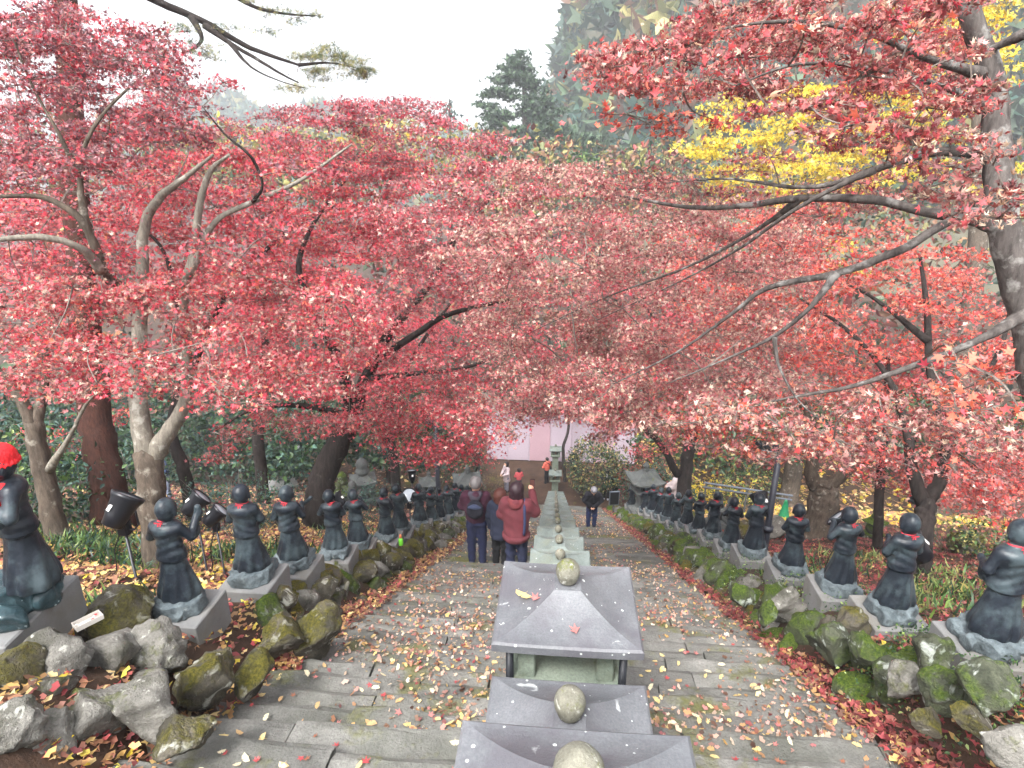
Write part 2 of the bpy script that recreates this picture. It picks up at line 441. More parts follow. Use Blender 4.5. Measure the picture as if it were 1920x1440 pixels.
def orient(n, up=1.0, fixed=None):
    """random frames whose z axis leans to the sky by 'up' (0: anywhere)"""
    z = rng.normal(size=(n, 3)); z /= np.linalg.norm(z, axis=1)[:, None]
    z = z + np.array([0, 0, up]) if fixed is None else z * .5 + fixed * up
    z /= np.linalg.norm(z, axis=1)[:, None] + 1e-9
    a = rng.normal(size=(n, 3)); x = np.cross(a, z); x /= np.linalg.norm(x, axis=1)[:, None] + 1e-9
    y = np.cross(z, x); return np.stack([x, y, z], 1)

class Leaves:
    def __init__(s): s.V = []; s.F = []; s.C = []; s.n = 0
    def add(s, pos, size, kind, colors, up=1.0, fixed=None):
        pos = np.asarray(pos, float); n = len(pos)
        if n == 0: return
        T, F = TM[kind]; Fr = orient(n, up, fixed); size = np.broadcast_to(size, (n,))
        V = np.einsum('vk,nkj->nvj', T, Fr) * size[:, None, None] + pos[:, None, :]
        s.V.append(V.reshape(-1, 3).astype(np.float32))
        s.F.append((F[None] + (np.arange(n) * len(T))[:, None, None] + s.n).reshape(-1, 3).astype(np.int32))
        s.C.append(np.repeat(np.asarray(colors, np.float32), len(T), axis=0)); s.n += n * len(T)
    def build(s, name, parent=None, mat=None):
        return obj(name, np.concatenate(s.V), np.concatenate(s.F), mat or M['leaf'], parent, cols=np.concatenate(s.C))

PAL = {k: lin(v) for k, v in dict(
    red=[(218, 62, 84), (200, 46, 70), (228, 92, 104), (186, 44, 68), (224, 100, 104)],
    redor=[(220, 72, 66), (204, 58, 58), (230, 98, 80), (190, 52, 56), (232, 116, 88)],
    dry=[(192, 126, 124), (168, 106, 106), (208, 156, 146), (150, 88, 90), (218, 184, 168), (184, 112, 114)],
    beige=[(200, 172, 148), (216, 194, 172), (184, 148, 130), (192, 138, 124)],
    purple=[(156, 100, 110), (140, 92, 102), (174, 126, 130), (180, 84, 98), (130, 94, 102)],
    orange=[(234, 110, 80), (230, 126, 94), (222, 90, 74), (238, 142, 110)],
    dryred=[(180, 94, 92), (162, 82, 84), (198, 118, 106), (150, 86, 86), (208, 92, 86)],
    yellow=[(240, 208, 40), (228, 190, 28), (246, 222, 80), (220, 196, 50)],
    gold=[(222, 186, 112), (210, 168, 96), (232, 206, 144), (190, 144, 92), (168, 116, 84), (150, 96, 78)],
    green=[(52, 84, 48), (66, 100, 56), (40, 68, 44), (84, 118, 62)],
    teal=[(56, 92, 84), (70, 108, 96), (44, 76, 72), (88, 124, 108)],
    lime=[(120, 150, 70), (142, 168, 84), (98, 132, 62), (160, 178, 108)],
    conifer=[(58, 82, 62), (72, 96, 70), (44, 66, 52), (88, 112, 80)],
    olive=[(136, 138, 78), (158, 152, 86), (116, 122, 72), (176, 164, 96)],
    redlitter=[(160, 62, 66), (138, 52, 58), (176, 82, 80), (118, 56, 58), (172, 104, 92)],
    brownlitter=[(130, 92, 70), (150, 108, 82), (106, 74, 60), (172, 128, 88)]).items()}
def pal(mixd, n):
    ks = list(mixd); w = np.array([mixd[k] for k in ks], float); w /= w.sum()
    ch = rng.choice(len(ks), n, p=w); out = np.zeros((n, 3))
    for i, k in enumerate(ks):
        m = ch == i; P = PAL[k]; out[m] = P[rng.integers(len(P), size=m.sum())]
    g_ = out.mean(1, keepdims=True); out = (out * .93 + g_ * .07) * 1.08
    return np.clip(out * rng.uniform(.52, 1.25, (n, 1)), 0, .95)

def in_poly(p, poly):
    x, y = p; c = False; n = len(poly)
    for i in range(n):
        x1, y1 = poly[i]; x2, y2 = poly[(i + 1) % n]
        if (y1 > y) != (y2 > y) and x < (x2 - x1) * (y - y1) / (y2 - y1) + x1: c = not c
    return c


# ================================================================== the setting
# ---- ground: one sheet, fine near the stairs, coarse to the horizon
def axis(segs):
    out = []
    for a, b, h in segs: out += list(np.arange(a, b, h))
    out.append(segs[-1][1]); return np.array(out)
gx = axis([(-600, -60, 60), (-60, -20, 4), (-20, -8, 1), (-8, 8, .14), (8, 20, 1), (20, 60, 4), (60, 600, 60)])
gy = axis([(-60, -4, 8), (-4, 0, 1), (0, 16, .16), (16, 32, .4), (32, 60, 2), (60, 140, 8), (140, 900, 60)])
GX, GY = np.meshgrid(gx, gy, indexing='ij'); GZ = ground_z(GX, GY)
ny_ = len(gy); I = (np.arange(len(gx) - 1)[:, None] * ny_ + np.arange(ny_ - 1)[None]).ravel()
tag(obj('ground', np.stack([GX, GY, GZ], -1).reshape(-1, 3), np.stack([I, I + ny_, I + ny_ + 1, I + 1], 1), M['soil'], sm=True), kind='structure')

# ---- stairs: every slab of every step
stairs = tag(empty('stairs', (0, 0, 0)), 'worn grey stone stairs descending between the two rows of statues', kind='structure')
TREAD = .27; RISE = TREAD * SLOPE
def slab(x0, x1, y0, top, seed):
    r = np.random.default_rng(seed); nx = 5; V = []
    y1 = y0 + TREAD + .03; h = RISE + .05
    prof = [(y1 - .004, top - h), (y1, top - .035), (y1 - .016, top - .014), (y1 - .055, top), (y0 + .02, top + .006), (y0, top - h)]
    for i in range(nx):
        u = i / (nx - 1); x = x0 + (x1 - x0) * u
        wear = .018 * sin(pi * u) * r.uniform(.2, 1)
        for k, (y, z) in enumerate(prof):
            j = r.normal(0, .011); e = .008 if i in (0, nx - 1) and k in (1, 2, 3) else 0
            V.append((x + (r.normal(0, .004)), y + j * (k < 4) - (e if k < 4 else 0), z + (r.normal(0, .004) - wear if 1 <= k <= 4 else 0) - e))
    F = []; m = len(prof)
    for i in range(nx - 1):
        for k in range(m - 1): a = i * m + k; F.append((a, a + 1, a + m + 1, a + m))
    F.append(tuple(range(m - 1, -1, -1))); F.append(tuple((nx - 1) * m + k for k in range(m)))
    return V, F
rest = MB(); n_slab = 0
for s_i in range(-1, int(FOOTY / TREAD) + 1):
    y0 = s_i * TREAD; top = TOPZ - RISE * s_i - RISE * .5
    if top < .02: break
    r = np.random.default_rng(1000 + s_i); wid = 2.06 + r.normal(0, .025)
    xl = -wid - (.45 * smooth(4.2, 2.2, y0)); x = float(xl)
    while x < wid - .05:
        w = r.uniform(.75, 1.45); x2 = x + w
        if wid - x2 < .5: x2 = wid + r.normal(0, .03)
        V, F = slab(x + .006, x2 - .006, y0 + r.normal(0, .012), top + r.normal(0, .008), int(r.integers(1e9)))
        if y0 > 1.4 and n_slab < 298: obj('step_slab', V, F, M['step'], stairs); n_slab += 1
        else: rest.add(V, F)
        x = x2
tag(rest.build('lower_steps', M['step'], stairs), kind='stuff')
# paved court at the foot of the stairs is plain trodden earth: the ground sheet itself

# ---- rocks
def ico(sub):
    import bmesh
    bm = bmesh.new(); bmesh.ops.create_icosphere(bm, subdivisions=sub, radius=1.0)
    V = np.array([v.co[:] for v in bm.verts]); F = np.array([[v.index for v in f.verts] for f in bm.faces]); bm.free(); return V, F
def rock_mesh(sub, seed, cuts=13, rough=.085):
    r = np.random.default_rng(seed); V, F = ico(sub); V = V.copy()
    for _ in range(cuts):                        # flats where the stone broke
        n = r.normal(size=3); n /= np.linalg.norm(n); d = r.uniform(.5, .84)
        k = V @ n - d; V -= np.outer(np.maximum(k, 0) * 1.0, n)
    for f, a in ((1.7, rough * 1.5), (3.9, rough * .9), (8.5, rough * .6), (17, rough * .3)):
        w = r.normal(size=(3, 3)) * f; ph = r.uniform(0, 6, 3)
        V *= 1 + a * np.sin(V @ w.T + ph).sum(1)[:, None] / 1.5
    return new_mesh('rock', V, F, True)
ROCKS = [rock_mesh(3, 50 + i) for i in range(14)]
BIGROCKS = [rock_mesh(4, 90 + i, 14, .075) for i in range(8)]
RM = [M['rock_grey'], M['rock_moss'], M['rock_green']]
_rk = {}
def rock(parent, c, r, mat, big=False, seed=None, name='stone', rz=None):
    L = BIGROCKS if big else ROCKS
    i = random.randrange(len(L)) if seed is None else seed % len(L)
    key = (big, i, mat.name)
    if key not in _rk:
        me = L[i].copy(); me.materials.clear(); me.materials.append(mat); _rk[key] = me
    o = link(name, _rk[key], None, parent, c, (random.uniform(-.3, .3), random.uniform(-.3, .3), random.uniform(0, 6.28) if rz is None else rz))
    o.scale = [float(q) for q in (r if hasattr(r, '__len__') else (r * random.uniform(.85, 1.2), r * random.uniform(.85, 1.2), r * random.uniform(.8, 1.1)))]
    return o
bl = tag(empty('rock_border', (-2.4, 4, 10.8)), 'mossy rock border edging the stairs below the golden leaf bank', 'rock border', 'rock borders edging the stairs')
br = tag(empty('rock_border', (2.4, 4, 10.8)), 'green mossy rock border edging the stairs below the red leaf bank', 'rock border', 'rock borders edging the stairs')
def wpt(parent, p): return (p[0] - parent.location[0], p[1] - parent.location[1], p[2] - parent.location[2])
for par, sgn, y_start in ((bl, -1, 4.3), (br, 1, 3.7)):
    y = y_start
    while y < 23.5:
        amt = float(bank(sgn * 2.75, y))
        for row, (xx, zz, rr) in enumerate(((2.30, .02, .19), (2.44, amt * .5 + .03, .23), (2.58, amt * (.95 if sgn < 0 else .7) + .02, .19 if sgn < 0 else .16))):
            if row != 1 and random.random() < .2: continue
            Y = y + random.uniform(-.1, .1); X = sgn * (xx + random.uniform(-.05, .06))
            m = random.choices(RM, (2, 5, 1) if sgn < 0 else (1, 2.5, 4.5))[0]
            rock(par, wpt(par, (X, Y, float(zs(Y)) + zz + random.uniform(-.05, .05))), rr * random.uniform(.65, 1.15), m)
        y += random.uniform(.26, .36)
# big loose boulders by the camera, set where the photograph has them
for px, py, d, rx, rz_, mi in [(205, 1255, 3.75, .19, .17, 0), (292, 1238, 3.95, .19, .19, 0), (278, 1288, 3.75, .11, .10, 0), (402, 1288, 3.85, .22, .19, 1), (478, 1272, 4.05, .16, .16, 1),
        (88, 1250, 3.55, .27, .16, 0), (82, 1325, 3.3, .17, .15, 0), (182, 1345, 3.3, .18, .18, 0), (278, 1350, 3.35, .20, .18, 0), (95, 1412, 3.05, .17, .16, 0), (225, 1160, 4.3, .24, .26, 1), (20, 1275, 3.3, .15, .18, 1), (600, 1190, 5.0, .22, .26, 1), (530, 1205, 4.75, .17, .2, 1), (345, 1390, 3.2, .14, .1, 1), (20, 1390, 2.9, .15, .12, 0)]:
    rock(bl, wpt(bl, at(px, py, d) + np.array([0, 0, .05])), (rx * 1.04, rx * .95, rz_ * 1.05), RM[mi], True, seed=int(px + py))
for px, py, d, rx, rz_, mi in [(1695, 1285, 3.9, .15, .19, 0), (1560, 1205, 4.9, .22, .24, 2), (1745, 1235, 4.0, .17, .2, 2), (1775, 1290, 3.6, .17, .2, 2), (1890, 1400, 2.85, .17, .14, 0), (1815, 1345, 3.2, .14, .09, 1), (1600, 1180, 5.0, .16, .2, 1), (1470, 1125, 5.7, .13, .22, 0), (1385, 1110, 6.4, .17, .2, 2), (1440, 1150, 5.7, .14, .17, 2), (1625, 1225, 4.5, .18, .14, 2), (1850, 1290, 3.3, .2, .18, 2), (1730, 1350, 3.4, .12, .1, 1)]:
    rock(br, wpt(br, at(px, py, d)), (rx * .88, rx * .8, rz_ * .85), RM[mi], True, seed=int(px + py))

# ---- pale panelled wall across the court
wall = tag(empty('panel_wall', (0, 29.7, 0)), 'pale pinkish white panelled wall standing across the foot of the stairs', 'wall', kind='thing')
M['panel'] = plain('wall_panel', (176, 162, 174), .7, .05, 1.2)
M['panel_pink'] = plain('wall_panel_pink', (178, 148, 158), .7, .05, 1.2)
for i in range(7):
    w = 1.0; x = -3.2 + i * 1.12
    MB().box((x, 0, 1.6), (1.08, .08, 3.1), .02).build('panel', M['panel_pink'] if i in (2, 5) else M['panel'], wall)
    MB().box((x - .56, .05, 1.6), (.07, .12, 3.2), .01).build('post', M['panel'], wall)
MB().box((.16, .05, 3.25), (8.0, .16, .12), .02).build('cap_rail', M['panel'], wall)

# ---- wooded mountain beyond, and a far pale ridge
def mount_z(x, y):
    return np.maximum(0, (66 * smooth(-14, 17, x + .04 * (y - 130)) + 45 * smooth(20, 110, x)) * smooth(70, 150, y) * (1 + .10 * np.sin(x * .11) + .07 * np.sin(y * .09 + x * .2)))
mx = np.linspace(-30, 260, 70); my = np.linspace(70, 300, 60); MX, MY = np.meshgrid(mx, my, indexing='ij')
I = (np.arange(69)[:, None] * 60 + np.arange(59)[None]).ravel()
M['hill'] = stone('hill_soil', (70, 72, 58), (110, 104, 84), .1, bump=.2)
tag(obj('mountain', np.stack([MX, MY, mount_z(MX, MY) + ground_z(MX, MY) - 1], -1).reshape(-1, 3), np.stack([I, I + 60, I + 61, I + 1], 1), M['hill'], sm=True), kind='structure')
L = Leaves()
def mass(L, c, r, n, size, mixd, kind='star', up=.4):
    q = rng.normal(size=(n, 3)); q /= np.linalg.norm(q, axis=1)[:, None]; q *= rng.uniform(.55, 1.0, (n, 1)) ** .6
    P = np.asarray(c) + q * np.asarray(r); L.add(P, size * rng.uniform(.7, 1.3, n), kind, pal(mixd, n), up)
for i in range(1700):
    y = rng.uniform(88, 250); x = rng.uniform(-13, 30 + y * .5); z = float(mount_z(x, y)) + 2
    if z < 6: continue
    tall = rng.random() < .5; rr = rng.uniform(3, 5) * (1 + (y - 90) / 260)
    mixd = dict(conifer=3, teal=1) if rng.random() < .7 else (dict(olive=1, conifer=1) if rng.random() < .6 else dict(brownlitter=1, olive=.5))
    mass(L, (x, y, z + (3 if tall else 1.5)), (rr * .8, rr * .8, rr * (1.5 if tall else .9)), 42, 2.1, mixd)
tag(L.build('forest'), 'hazy wooded mountainside rising behind the maples', kind='stuff')
L = Leaves()
rx_ = np.linspace(-190, 30, 50)
for x in rx_:
    h = 34 + 9 * sin(x * .03) + 5 * sin(x * .11 + 1) - 16 * smooth(-60, 30, x)
    for k in range(7):
        mass(L, (x + rng.normal(0, 3), 300 + rng.normal(0, 10) - k * 9, max(2, h - k * 6)), (9, 8, 6), 45, 3.2, dict(teal=1, conifer=1, olive=.4))
tag(L.build('far_wood'), 'pale blue wooded ridge far across the valley', kind='stuff')

# ================================================================== stone lanterns down the middle
def roof_mesh(W, D, H, eave=.055, top=.075, power=1.75, lift=.007, n=12, m=12):
    """concave four-sided roof: rings from eave to neck, with softened lifted corners"""
    V = []; F = []
    per = []
    for side in range(4):
        for i in range(m):
            u = -1 + 2 * i / m
            per.append([(u, -1), (1, u), (-u, 1), (-1, -u)][side])
    per = np.array(per); k = len(per); corner = (np.abs(per[:, 0]) * np.abs(per[:, 1])) ** 3
    rings = []
    rings.append((W / 2 - .10, D / 2 - .10, -.02, 0)); rings.append((W / 2 - .012, D / 2 - .012, 0, 1)); rings.append((W / 2, D / 2, .012, 1)); rings.append((W / 2, D / 2, eave, 1)); rings.append((W / 2 - .012, D / 2 - .012, eave + .010, 1))
    for j in range(1, n + 1):
        t = j / n; hx = top + (W / 2 - .012 - top) * (1 - t); hy = top + (D / 2 - .012 - top) * (1 - t)
        rings.append((hx, hy, eave + .010 + (H - eave) * t ** power, (1 - t) ** 2))
    for hx, hy, z, lf in rings:
        V.append(np.stack([per[:, 0] * hx, per[:, 1] * hy, z + lift * corner * lf], 1))
    for r in range(len(rings) - 1):
        for i in range(k): j = (i + 1) % k; F.append((r * k + i, r * k + j, r * k + k + j, r * k + k + i))
    F.append(tuple(range(k - 1, -1, -1))); F.append(tuple(range((len(rings) - 1) * k, len(rings) * k)))
    return np.concatenate(V), F
M['glow'] = Nodes('candle_glow').m
_n = M['glow'].node_tree; _e = _n.nodes.new('ShaderNodeEmission'); _e.inputs[0].default_value = (1, .42, .10, 1); _e.inputs[1].default_value = 6
_n.links.new(_e.outputs[0], _n.nodes['Material Output'].inputs[0])
M['wax'] = plain('candle_glass', (150, 120, 92), .3, .1)
M['lantern_body'] = stone('lantern_body', (96, 108, 98), (140, 150, 136), 3.5, moss=(3, .6), bump=.4, stain=(3, .5, (92, 94, 76)))
def lantern(X, Y, zr, W, D, roofmat, label, lit=False, rods=False, ball=.06, H=None):
    zb = float(zs(Y)) - .3
    L = empty('stone_lantern', (X, Y, zb)); tag(L, label, 'lantern', 'stone lanterns lined up down the middle of the stairs')
    h = zr - zb; H = H or W * .24
    V, F = roof_mesh(W, D, H); ro = obj('roof', V, F, roofmat, L, loc=(0, 0, h))
    MB().lathe([(ball * .3, -ball * 1.25), (ball * .75, -ball * .95), (ball * .8, -ball * .8), (ball * .97, -ball * .35), (ball * 1.02, 0), (ball * .95, ball * .4), (ball * .72, ball * .75), (ball * .38, ball * .98), (.004, ball * 1.12)], 20).build('finial', M['ball'], ro, True, loc=(0, 0, H + .02 + ball * 1.0))
    c = W * .33; ch = .24
    for sx in (-1, 1):
        for sy in (-1, 1): MB().box((sx * c * .82, sy * c * .82, h - ch / 2 - .012), (c * .36, c * .36, ch), .012).build('chamber_post', M['lantern_body'], L)
    MB().box((0, 0, h - ch - .05), (c * 2.4, c * 2.4, .09), .02).build('platform', M['lantern_body'], L)
    MB().box((0, 0, (h - ch - .095) / 2), (c * 1.7, c * 1.7, h - ch - .095), .02, taper=.88).build('pedestal', M['lantern_body'], L)
    cn = MB().lathe([(.035, 0), (.045, .02), (.045, .10), (.04, .105)], 14).build('candle_cup', M['wax'], L, True, loc=(0, 0, h - ch - .004))
    if lit: MB().lathe([(.004, 0), (.014, .012), (.012, .03), (.002, .06)], 10).build('flame', M['glow'], cn, True, loc=(0, 0, .106))
    if rods:
        for sx in (-1, 1):
            for sy in (-1, 1): MB().lathe([(.022, 0), (.022, h - .03)], 14).build('steel_rod', M['black'], L, True, loc=(sx * (W / 2 - .09), sy * (D / 2 - .1), 0))
    return L
ORD = ['first', 'second', 'third', 'fourth', 'fifth', 'sixth', 'seventh', 'eighth', 'ninth', 'tenth', 'eleventh', 'twelfth', 'thirteenth', 'fourteenth', 'fifteenth', 'sixteenth', 'seventeenth', 'eighteenth']
lantern(.085, 1.32, 12.68, .80, .70, M['roof_slate'], 'grey slate lantern roof cut by the bottom edge, pale lichen on its ball', ball=.075)
lantern(.085, 2.19, 12.03, .80, .70, M['roof_slate'], 'grey slate lantern roof just below the wide one with fallen leaves on it', ball=.072)
lantern(.075, 2.97, 12.18, .80, .74, M['roof_slate'], 'wide grey lantern with steel rods and fallen leaves lying on its concave roof', lit=True, rods=True, ball=.068)
ys = [5.25, 6.47, 7.65, 8.99, 10.0, 11.4, 12.7, 14.1, 15.5, 17.0, 18.6, 20.3, 22.0]
for i, y in enumerate(ys):
    lantern(.05 - .008 * i, y, float(zs(y + .3)) + .84, .62, .60, M['roof_green'], f'pale green stone lantern, {ORD[i]} small one down the line after the wide grey lantern', ball=.05)
lantern(-.1, 26.3, 1.05, .62, .6, M['roof_green'], 'pale green stone lantern with a lit candle at the foot of the stairs', lit=True)
lantern(-.12, 28.6, 1.25, .62, .6, M['roof_green'], 'last pale green stone lantern, standing in the court beyond the lit one')

# ================================================================== statues of child monks
def statue_fn(pose):
    zp = np.array([-.02, .0, .05, .14, .25, .335, .35, .36, .40, .47, .55, .60, .64, .665, .69])
    rp = np.array([.158, .168, .170, .146, .116, .100, .102, .122, .116, .100, .098, .102, .104, .090, .050])
    def fn(X, Y, Z):
        th = np.arctan2(X, Y)
        yb = np.where(Y < 0, 1.12, 1.0)
        rho = np.sqrt(X ** 2 + (Y * yb / .86) ** 2)
        r = np.interp(Z, zp, rp)
        skirt = np.clip((.345 - Z) / .3, 0, 1)
        r = r + .009 * skirt * np.sin(9 * th + 12 * Z + pose) + .010 * skirt * np.cos(th - 2.4)
        up = np.clip((Z - .36) / .05, 0, 1) * np.clip((.66 - Z) / .05, 0, 1)
        r = r + .0042 * up * np.sin(85 * (Z + 1.6 * X * X - .45 * X * (1 if pose % 2 else -1)))
        f = (rho - r) * .8
        f = np.maximum(f, np.maximum(-Z, Z - .70))
        f = smin(f, f_ell(X, Y, Z, (0, -.005, .622), (.120, .082, .055)), .04)
        f = smin(f, f_caps(X, Y, Z, (0, 0, .66), (0, .012, .73), .036, .034), .012)
        tilt = (.0, .02, -.015, .01, -.02)[pose]
        f = smin(f, f_ell(X, Y, Z, (tilt, .014, .782), (.077, .086, .097)), .014)
        for s in (-1, 1):
            f = smin(f, f_ell(X, Y, Z, (s * .078 + tilt, .01, .76), (.011, .018, .034)), .006)
            f = smin(f, f_ell(X, Y, Z, (s * .05, .06, .012), (.035, .085, .026)), .012)
        A = {0: [((-.145, .03, .50), (-.04, .15, .545)), ((.145, .03, .50), (.04, .155, .545))],
             1: [((-.175, .03, .51), (-.06, .15, .55)), ((.155, .06, .52), (.16, .17, .665))],
             2: [((-.175, .03, .52), (-.07, .15, .62)), ((.175, .03, .53), (.05, .16, .63))],
             3: [((-.15, .0, .50), (-.09, .14, .48)), ((.155, .02, .50), (.12, .15, .56))],
             4: [((-.165, .04, .51), (-.03, .15, .60)), ((.15, .03, .49), (.04, .15, .46))]}[pose]
        for s, (el, wr) in zip((-1, 1), A):
            f = smin(f, f_caps(X, Y, Z, (s * .100, 0, .635), el, .040, .036), .02)
            f = smin(f, f_caps(X, Y, Z, el, wr, .036, .027), .014)
            wr = np.array(wr); f = smin(f, f_ell(X, Y, Z, wr + np.array([0, .02, .01]), (.024, .026, .032)), .008)
            f = smin(f, f_ell(X, Y, Z, (np.array(el) * .55 + wr * .45) - np.array([0, 0, .055]), (.03, .045, .06)), .02)
        if pose == 1: f = smin(f, f_caps(X, Y, Z, (.165, .18, .665), (.165, .18, .715), .034, .026), .008)     # small jar held up
        if pose == 3: f = smin(f, f_caps(X, Y, Z, (.09, .20, .50), (.24, .12, .66), .014, .022), .006)         # club over the arm
        if pose == 4: f = smin(f, f_caps(X, Y, Z, (-.04, .19, .43), (-.04, .19, .66), .012, .014), .006)       # staff
        if pose == 2: f = smin(f, f_caps(X, Y, Z, (-.10, .18, .64), (.19, .12, .66), .011, .011), .006)        # flute
        return f
    return fn
FIG = []
for p in range(5):
    v, q = surface_nets(statue_fn(p), (-.27, -.19, -.04), (.28, .26, .89), .0095)
    me = new_mesh('figure', v, q, True); me.materials.append(M['bronze']); FIG.append(me)

def carved_base(seed, w=.40, d=.40, h=.15):
    r = np.random.default_rng(seed); lumps = []
    for i in range(10):
        a = i / 10 * 2 * pi + r.uniform(-.3, .3); R = r.uniform(.28, .40)
        c = np.array([cos(a) * w * R, sin(a) * d * R, h * r.uniform(.18, .5)])
        N_ = r.normal(size=(9, 3)) * np.array([1, 1, .8]); N_ /= np.linalg.norm(N_, axis=1)[:, None]
        lumps.append((c, N_, r.uniform(.045, .085, 9)))
    N0 = r.normal(size=(10, 3)) * np.array([1, 1, .5]); N0 /= np.linalg.norm(N0, axis=1)[:, None]
    lumps.append((np.array([0, 0, h * .35]), np.vstack([N0, [[0, 0, 1]]]), np.append(r.uniform(.14, .19, 10), h * .55)))
    def fn(X, Y, Z):
        f = None
        for c, N_, D_ in lumps:
            g = None
            for n, dd in zip(N_, D_):
                k = (X - c[0]) * n[0] + (Y - c[1]) * n[1] + (Z - c[2]) * n[2] - dd
                g = k if g is None else np.maximum(g, k)
            g = np.maximum(g, np.sqrt((X - c[0]) ** 2 + (Y - c[1]) ** 2 + ((Z - c[2]) * 1.5) ** 2) - D_.max() * 1.45)
            f = g if f is None else smin(f, g, .006)
        f = f + .004 * np.sin(60 * X + 20 * Z) * np.sin(55 * Y - 30 * Z)
        f = np.maximum(f, np.maximum(np.abs(X) - w / 2, np.abs(Y) - d / 2))
        return np.maximum(f, -Z)
    v, q = surface_nets(fn, (-w / 2 - .03, -d / 2 - .03, -.02), (w / 2 + .03, d / 2 + .03, h * 1.6), .012)
    me = new_mesh('carved_rock', v, q, False); me.materials.append(M['carved_rock']); return me
CARVED = [carved_base(200 + i) for i in range(4)]
def ribbon_mesh(seed):
    m = MB(); r = np.random.default_rng(seed)
    pts = [(.050 * sin(a), .010 + .048 * -cos(a), .692 + .012 * cos(a)) for a in np.linspace(0, 2 * pi, 25)]
    V = []; F = []
    for i, (x, y, z) in enumerate(pts):
        k = 1.16; V += [(x * k, (y - .01) * k + .01, z - .003), (x * 1.06, (y - .01) * 1.06 + .01, z + .006)]
    for i in range(24): F.append((2 * i, 2 * i + 2, 2 * i + 3, 2 * i + 1))
    m.add(V, F)
    y0 = -.060
    for s in (-1, 1):                                  # bow loop and tail at the nape
        m.add([(0, y0, .700), (s * .034, y0 - .012, .712), (s * .036, y0 - .012, .698), (0, y0, .692)], [(0, 1, 2, 3)])
        ln = r.uniform(.05, .075); m.add([(s * .003, y0, .698), (s * .013, y0 - .004, .694), (s * (.022), y0 - .022, .69 - ln), (s * .010, y0 - .022, .688 - ln)], [(0, 1, 2, 3)])
    return m.mesh('ribbon')
RIB = []
for s in range(3):
    me = ribbon_mesh(s); me.materials.append(M['ribbon']); RIB.append(me)
PLINTH = MB().box((0, 0, 0), (.5, .48, .34), .008).mesh('plinth'); PLINTH.materials.append(M['granite'])
def statue(X, Y, rz, pose, label, group, scale=1.0, lift=0.0, prz=0.0):
    z = float(ground_z(X, Y)) + lift
    o = tag(empty('monk_statue', (X, Y, z), prz), label, 'statue', group)
    o.scale = (scale,) * 3
    link('plinth', PLINTH, None, o, (0, 0, .05))
    link('carved_rock', CARVED[random.randrange(4)], None, o, (0, 0, .2205), (0, 0, random.choice((0, pi / 2, pi, 3 * pi / 2))))
    f = link('figure', FIG[pose], None, o, (0, .0, .345), (0, 0, rz))
    link('ribbon', RIB[random.randrange(3)], None, f)
    return o
POSE = ['hands joined in front', 'one hand holding up a jar', 'playing a flute', 'a club over one arm', 'holding a short staff']
left = [(355, 1135, 4.55, 1), (478, 1092, 5.70, 0), (568, 1078, 6.5, 3), (640, 1052, 7.75, 4), (668, 1040, 8.8, 2), (722, 1013, 10.2, 0), (750, 1000, 11.0, 4), (775, 992, 13.0, 3), (797, 990, 14.2, 1), (815, 985, 15.2, 0), (830, 980, 16.4, 2), (845, 972, 17.6, 0), (857, 968, 18.6, 3), (866, 965, 19.8, 1)]
for i, (px, py, d, po) in enumerate(left):
    p = at(px, py, d); X = -2.78 + (p[0] + 2.78) * .35
    Y = p[1]
    statue(X, Y, random.uniform(-.35, .25), po, f'bronze monk statue, {ORD[i]} down the golden leaf bank, {POSE[po]}', 'monk statues on the golden leaf bank', random.uniform(.88, .95), prz=random.uniform(-.05, .05))
right = [(1885, 1190, 4.05, 3), (1665, 1155, 5.2, 0), (1550, 1110, 6.1, 2), (1478, 1060, 7.4, 0), (1405, 1035, 8.8, 0), (1375, 1022, 10.1, 4), (1345, 1010, 11.4, 1), (1322, 1005, 12.7, 0), (1300, 1000, 13.9, 2), (1280, 990, 15.1, 0), (1260, 987, 16.3, 4), (1243, 980, 17.5, 3), (1228, 970, 18.8, 0), (1216, 955, 20.2, 1), (1176, 930, 22.4, 2)]
for i, (px, py, d, po) in enumerate(right):
    p = at(px, py, d); X = 2.84 + (p[0] - 2.84) * .35; Y = p[1]
    statue(X, Y, random.uniform(-.25, .35), po, f'bronze monk statue, {ORD[i]} down the red leaf bank, {POSE[po]}', 'monk statues on the red leaf bank', random.uniform(.88, .95), lift=.02, prz=random.uniform(-.05, .05))

# the statue in a red knitted hat and bib, beside the camera
p = at(60, 1150, 3.75); hx, hy, hz_ = p[0] - .30, p[1] - .05, p[2] - .20
hs_ = tag(empty('monk_statue', (hx, hy, hz_), .12), 'bronze statue in a red knitted hat and red bib on a broad granite plinth', 'statue', None)
MB().box((0, 0, .10), (.80, .66, .30), .01).build('plinth', M['granite'], hs_)
cb = carved_base(333, .66, .52, .17)
M['wet_rock'] = stone('wet_rock', (22, 38, 44), (70, 92, 98), 5, bump=.6, fine=60, rough=.3, spots=(30, .36, (176, 190, 192)))
cb.materials.clear(); cb.materials.append(M['wet_rock'])
link('carved_rock', cb, None, hs_, (.12, 0, .251), scl=(1.15, 1.2, 1.2))
fg = link('figure', FIG[4], None, hs_, (.36, .04, .41), (0, 0, 2.35)); fg.scale = (1.0, 1.0, 1.02)
hv, hq = prim_mesh([('e', (0, .014, .815), (.094, .102, .082)), ('e', (0, .02, .785), (.108, .116, .024))], .008, .012,
                   lambda X, Y, Z, f: np.maximum(f + .003 * np.sin(160 * Z) * np.sin(22 * np.arctan2(X, Y)), .768 - Z))
obj('knitted_hat', hv, hq, M['red_cloth'], fg, True)
bv, bq = prim_mesh([('e', (0, .10, .57), (.125, .085, .12)), ('e', (0, .02, .66), (.10, .09, .032))], .008, .02, lambda X, Y, Z, f: np.maximum(f, .49 - Z + .01 * np.sin(40 * X)))
